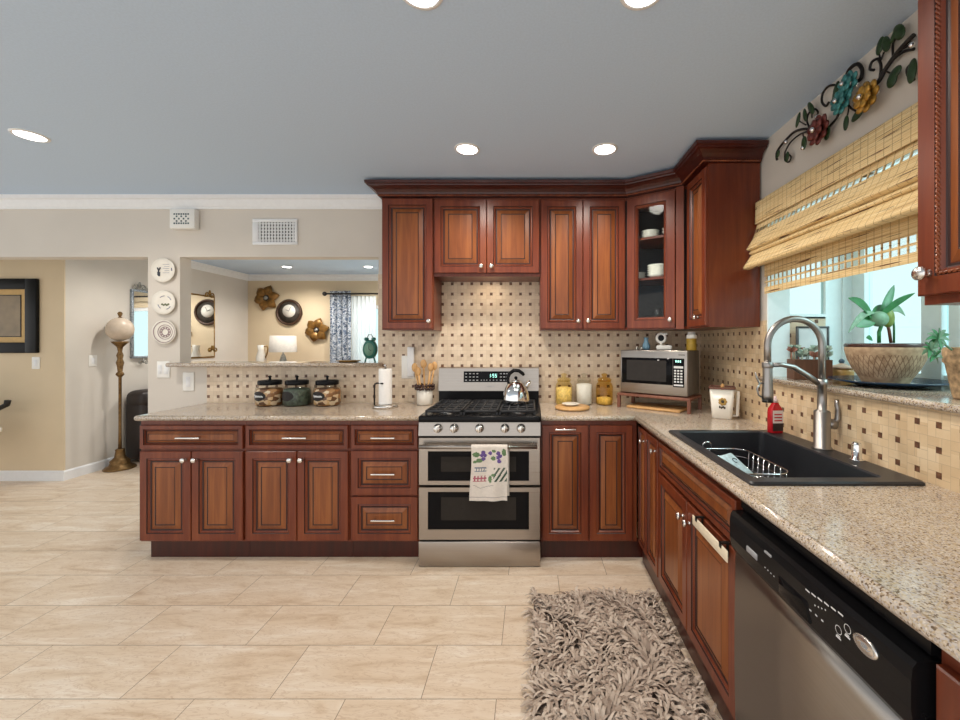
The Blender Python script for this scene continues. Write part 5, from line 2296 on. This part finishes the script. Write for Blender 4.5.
# ------------------------------------------------------------------ plants on the sill
def leaf_mesh(m, base, tip, w, droop=0.0, side=Vector((0, -0.92, 0.38)), n=8, th=0.0015):
    base, tip = Vector(base), Vector(tip)
    d = tip - base
    L = d.length
    d.normalize()
    s = d.cross(side)
    if s.length < 1e-3:
        s = d.cross(Vector((1, 0, 0)))
    s.normalize()
    up = s.cross(d).normalized()
    for off in (0, th):
        rs = []
        for j in range(n + 1):
            v = j / n
            hw = max(0.0006, w * math.sin(PI * min(1, 0.06 + 0.94 * v)) ** 0.75)
            c = base + d * (L * v) + Vector((0, 0, 1)) * (droop * math.sin(PI * v)) + up * off
            rs.append([c - s * hw + up * hw * 0.25, c, c + s * hw + up * hw * 0.25])
        m.rings(rs, False, False, False, True)


SILL = 1.191
bp = thing('blue_plate', 'wide shallow blue plate under the big bowl planter on the sill', 'plate', (1.555, 1.74, SILL))
m = MB()
M_blue = plain('deep_blue_glaze', srgb(22, 48, 72), 0.15, 0, 0.2)
m.mat(M_blue)
m.lathe([(0.10, 0.0), (0.12, 0.002), (0.215, 0.022), (0.214, 0.026), (0.12, 0.008), (0.001, 0.007)], 48)
m.build('dish', None, bp)
PX, PY, PZ = 1.548, 1.75, SILL + 0.0085
pp = thing('potted_plant', 'carved brown bowl planter with a broad-leaved green plant on the window sill', 'plant', (PX, PY, PZ))
tcv = NT('carved_clay')
cs = tcv.node('ShaderNodeSeparateXYZ')
co = tcv.coord()
tcv.link(co, cs.inputs[0])
aa = tcv.math('ARCTAN2', cs.outputs['Y'], cs.outputs['X'])
s1 = tcv.math('MAXIMUM', tcv.math('SINE', tcv.math('ADD', tcv.math('MULTIPLY', aa, 46.0), tcv.math('MULTIPLY', cs.outputs['Z'], 170.0))), tcv.math('SINE', tcv.math('ADD', tcv.math('MULTIPLY', aa, 38.0), tcv.math('MULTIPLY', cs.outputs['Z'], -90.0))))
s2 = tcv.noise(co, 40, 3)
mid = tcv.math('MULTIPLY', tcv.math('GREATER_THAN', cs.outputs['Z'], 0.03), tcv.math('LESS_THAN', cs.outputs['Z'], 0.125))
cc = tcv.ramp(s2, [(0.3, srgb(150, 122, 94)), (0.7, srgb(192, 166, 134))])
cc = tcv.mix(tcv.math('MULTIPLY', tcv.math('MULTIPLY', tcv.math('GREATER_THAN', s1, 0.86), mid), 0.7), cc, srgb(104, 74, 54))
tcv.base(cc)
tcv.p(Roughness=0.75)
m = MB()
m.mat(tcv.m)
m.lathe([(0.078, 0), (0.083, 0.01), (0.088, 0.022), (0.112, 0.06), (0.130, 0.10), (0.138, 0.13), (0.141, 0.145), (0.140, 0.165), (0.132, 0.165), (0.13, 0.15)], 48, cap1=False)
m.mat(plain('brown_glaze', srgb(66, 40, 34), 0.25))
m.lathe([(0.141, 0.158), (0.143, 0.166), (0.139, 0.174), (0.132, 0.172), (0.13, 0.15)], 48, cap0=False, cap1=False)
m.build('pot', None, pp)
m = MB()
m.mat(plain('soil', srgb(58, 42, 32), 0.95, 0, 0.4, 90))
m.lathe([(0.131, 0.152), (0.08, 0.158), (0.001, 0.162)], 32, cap0=False)
m.build('soil', None, pp)


def pl(px, py, D=1.735):
    return at(px, py, D) - Vector((PX, PY, PZ))


for (a, b, w, dr, mt, D2) in (((874, 321), (848, 298), 0.022, 0.02, M_leaf, 1.70), ((880, 318), (894, 285), 0.017, 0.0, M_leaf, 1.78), ((878, 318), (915, 293), 0.013, 0.012, M_leaf, 1.70),
                              ((875, 313), (848, 333), 0.013, 0.03, M_leafpale, 1.68), ((874, 319), (856, 327), 0.028, 0.004, M_leaf, 1.72), ((888, 311), (905, 316), 0.018, 0.02, M_leafpale, 1.74),
                              ((872, 317), (890, 308), 0.034, 0.0, M_leaf, 1.80), ((872, 340), (866, 338), 0.012, 0.004, M_leaf, 1.72)):
    m = MB()
    m.mat(mt)
    leaf_mesh(m, pl(*a), pl(*b, D2), w, dr)
    m.build('leaf', None, pp, False)
for pts, r, mt in (([(884, 316), (882, 324), (879, 332), (879, 343)], 0.007, M_leaf), ([(885, 316), (889, 330), (891, 343)], 0.006, M_standwood), ([(893, 313), (894, 328), (894, 343)], 0.004, M_leaf)):
    m = MB()
    m.mat(mt)
    m.tube([pl(*p) for p in pts], r, 8)
    m.build('stem', None, pp)
m = MB()
m.mat(M_leafpale)
c = pl(879, 319)
m.sphere(c, 0.045, 14, 10, 1.0, 0.5, 0.75)
m.mat(plain('yellow_green_leaf', srgb(128, 150, 66), 0.45, 0, 0.3, 30))
m.sphere(pl(888, 318), 0.035, 14, 10, 0.75, 0.5, 1.2)
m.build('leaf_clump', None, pp)

p2 = thing('potted_plant', 'rough clay pot with a small spiky succulent at the right edge of the sill', 'plant', (1.452, 1.30, SILL))
m = MB()
m.mat(M_clay)
m.lathe([(0.055, 0), (0.058, 0.006), (0.076, 0.115), (0.082, 0.12), (0.083, 0.168), (0.076, 0.17), (0.072, 0.15)], 36, cap1=False)
m.build('pot', None, p2)
m = MB()
m.mat(plain('pale_soil', srgb(120, 104, 80), 0.95, 0, 0.4, 90))
m.lathe([(0.074, 0.152), (0.001, 0.158)], 28, cap0=False)
m.build('soil', None, p2)
random.seed(3)


def p2l(px, py, D=1.29):
    return at(px, py, D) - Vector((1.452, 1.30, SILL))


for (sx, sy), n, L in (((938, 339), 11, 14), ((930, 350), 8, 11), ((935, 357), 6, 9)):
    m = MB()
    m.mat(M_leafpale)
    m.tube([p2l(952, 350), p2l(944, 344), p2l(sx, sy)], 0.003, 6)
    m.build('stem', None, p2)
    for k in range(n):
        a = 2 * PI * k / n + 0.2
        m = MB()
        m.mat(M_leaf if k % 3 else M_leafpale)
        leaf_mesh(m, p2l(sx, sy), p2l(sx + L * math.cos(a) * 0.9, sy + L * math.sin(a) * 0.8, 1.29 + 0.03 * math.sin(k * 2.1)), 0.006, 0.006, n=5)
        m.build('leaf', None, p2, False)

ph_ = thing('picture_frame', 'small dark framed pale picture leaning in the corner of the window sill', 'picture', (1.535, 2.185, SILL))
m = MB()
m.mat(plain('dark_frame', srgb(66, 70, 72), 0.4))
for a in ((-0.088, -0.078, 0, 0.275), (0.078, 0.088, 0, 0.275), (-0.088, 0.088, 0.265, 0.275), (-0.088, 0.088, 0, 0.01)):
    m.rbox(a[0], a[1], -0.012, 0.004, a[2], a[3], 0.002, 1)
m.build('frame', None, ph_)
m = MB()
m.mat(plain('pale_print', srgb(214, 220, 222), 0.4, 0, 0.1, 12))
m.box(-0.079, 0.079, -0.006, 0.003, 0.009, 0.266)
m.build('print', None, ph_)
M_leafwhite = plain('silvery_leaf', srgb(176, 196, 182), 0.5, 0, 0.25, 40)
pb = thing('planter_box', 'small wooden planter box of pale succulents in the corner of the sill', 'planter', (1.418, 2.04, SILL), -0.2)
m = MB()
m.mat(wood('dark_box_wood', srgb(72, 48, 36), srgb(98, 66, 48), srgb(120, 84, 62), 0.6))
m.box(-0.085, 0.085, -0.045, 0.045, 0, 0.10)
m.build('box', None, pb)
random.seed(5)
for k in range(16):
    cx, cy, cz = -0.078 + 0.0105 * k, random.uniform(-0.04, 0.03), 0.106 + random.uniform(0, 0.045)
    m = MB()
    m.mat(M_leafwhite if k % 4 else plain('rosy_succulent', srgb(168, 120, 104), 0.5, 0, 0.2, 30))
    for j in range(9):
        a = 2 * PI * j / 9 + k
        r = 0.026
        leaf_mesh(m, (cx, cy, cz), (cx + r * math.cos(a), cy + r * math.sin(a) * 0.8 - 0.004, cz + 0.014 + 0.012 * (j % 2)), 0.009, 0.003, n=4)
    m.tube([(cx, cy, 0.095), (cx, cy, cz)], 0.003, 6)
    m.build('succulent', None, pb, False)
hj = thing('honey_pot', 'small lidded honey-coloured pot between the leaning picture and the bowl planter', 'pot', (1.60, 2.06, SILL))
m = MB()
m.mat(plain('honey_glaze', srgb(190, 152, 92), 0.3, 0, 0.1))
m.lathe([(0.042, 0), (0.05, 0.01), (0.052, 0.04), (0.046, 0.055)], 24)
m.build('body', None, hj)
m = MB()
m.mat(plain('pale_lid', srgb(196, 170, 150), 0.3))
m.lathe([(0.056, 0.055), (0.05, 0.064), (0.018, 0.074), (0.008, 0.08)], 24)
m.mat(plain('blue_knob', srgb(60, 84, 104), 0.3))
m.sphere((0, 0, 0.09), 0.013, 12, 8)
m.build('lid', None, hj)

# ------------------------------------------------------------------ dishes behind the glass door
def bowls(x, y, z, n, r, lab, grp=None, h=0.016):
    for k in range(n):
        m = MB()
        m.mat(M_ceramic)
        m.lathe([(r * 0.5, 0), (r * 0.6, 0.003), (r, h * 1.7), (r * 0.96, h * 1.75), (r * 0.55, 0.006), (0.001, 0.005)], 24, (x, y, z + k * h))
        tag(m.build('bowl'), lab, 'bowl', grp)


SH1, SH2 = UZ0 + 0.3605, UZ0 + 0.6405
bowls(0.885, 2.80, SH1, 5, 0.07, 'white bowl in the stack on the lower shelf behind the glass door', 'bowls on the lower cabinet shelf')
bowls(0.79, 2.93, SH1, 3, 0.05, 'small white bowl at the left of the lower shelf behind the glass door', 'small bowls on the lower cabinet shelf')
bowls(0.845, 2.84, SH2, 3, 0.065, 'white bowl in the stack on the upper shelf behind the glass door', 'bowls on the upper cabinet shelf')
bowls(0.96, 2.74, SH2, 2, 0.06, 'white dish at the right of the upper shelf behind the glass door', 'dishes on the upper cabinet shelf', 0.02)
m = MB()
m.mat(M_jar)
m.lathe([(0.03, 0), (0.034, 0.006), (0.034, 0.08), (0.024, 0.10), (0.026, 0.13), (0.023, 0.13), (0.021, 0.10), (0.031, 0.078)], 20, (0.875, 2.78, UZ0 + 0.019), cap1=False)
tag(m.build('glass_carafe'), 'clear glass carafe on the floor of the glass-door cabinet', 'carafe')

# ================================================================== shag rug
rug = thing('shag_rug', 'shaggy taupe rug on the tile floor in front of the sink cabinet', 'rug', (0, 0, 0.0))
GX0, GX1, GY0, GY1 = 0.015, 0.668, 0.75, 2.17
m = MB()
m.mat(plain('rug_backing', srgb(112, 98, 88), 0.95))
m.box(GX0, GX1, GY0, GY1, 0.0005, 0.008)
m.build('backing', None, rug)
tr = NT('rug_pile')
at_ = tr.node('ShaderNodeAttribute')
at_.attribute_name = 'tone'
tr.base(tr.ramp(at_.outputs['Fac'], [(0.0, srgb(150, 132, 118)), (0.5, srgb(186, 168, 152)), (1.0, srgb(208, 192, 176))]))
tr.p(Roughness=0.9)
m = MB()
m.mat(tr.m)
m.smooth = True
random.seed(11)
tones = []
NX, NY = 46, 100
for i in range(NX):
    for j in range(NY):
        x = GX0 + (GX1 - GX0) * (i + random.random()) / NX
        y = GY0 + (GY1 - GY0) * (j + random.random()) / NY
        # neighbouring strands lean the same way, in whorls
        a = 2.6 * math.sin(x * 9 + 1.7 * math.sin(y * 6)) + 2.2 * math.cos(y * 8 + 1.3 * math.sin(x * 11)) + random.uniform(-0.9, 0.9)
        L = random.uniform(0.045, 0.075)
        w = random.uniform(0.005, 0.0085)
        if x > 0.6:
            a = random.uniform(-0.5, 0.5) + (PI if random.random() < 0.7 else 0)
            L *= 0.7
        lift = random.uniform(0.014, 0.03)
        d = Vector((math.cos(a), math.sin(a), 0))
        s = Vector((-d.y, d.x, 0))
        rs = []
        curl = random.uniform(-0.5, 0.5)
        for k in range(5):
            v = k / 4
            c = Vector((x, y, 0.006)) + d * (L * v) + s * (curl * L * v * v) + Vector((0, 0, lift * math.sin(PI * min(1, v * 0.78 + 0.05))))
            c.x = min(c.x, 0.688)
            tw_ = (random.random() - 0.5) * 0.9 if k else 0
            hw = w * (1 - 0.55 * v * v)
            e = s * math.cos(tw_) + Vector((0, 0, 1)) * math.sin(tw_)
            rs.append([c - e * hw, c + e * hw])
        m.rings(rs, False)
        tones += [random.random()] * 10
o = stuff(m.build('pile', None, rug, False))
at2 = o.data.attributes.new('tone', 'FLOAT', 'POINT')
at2.data.foreach_set('value', tones)
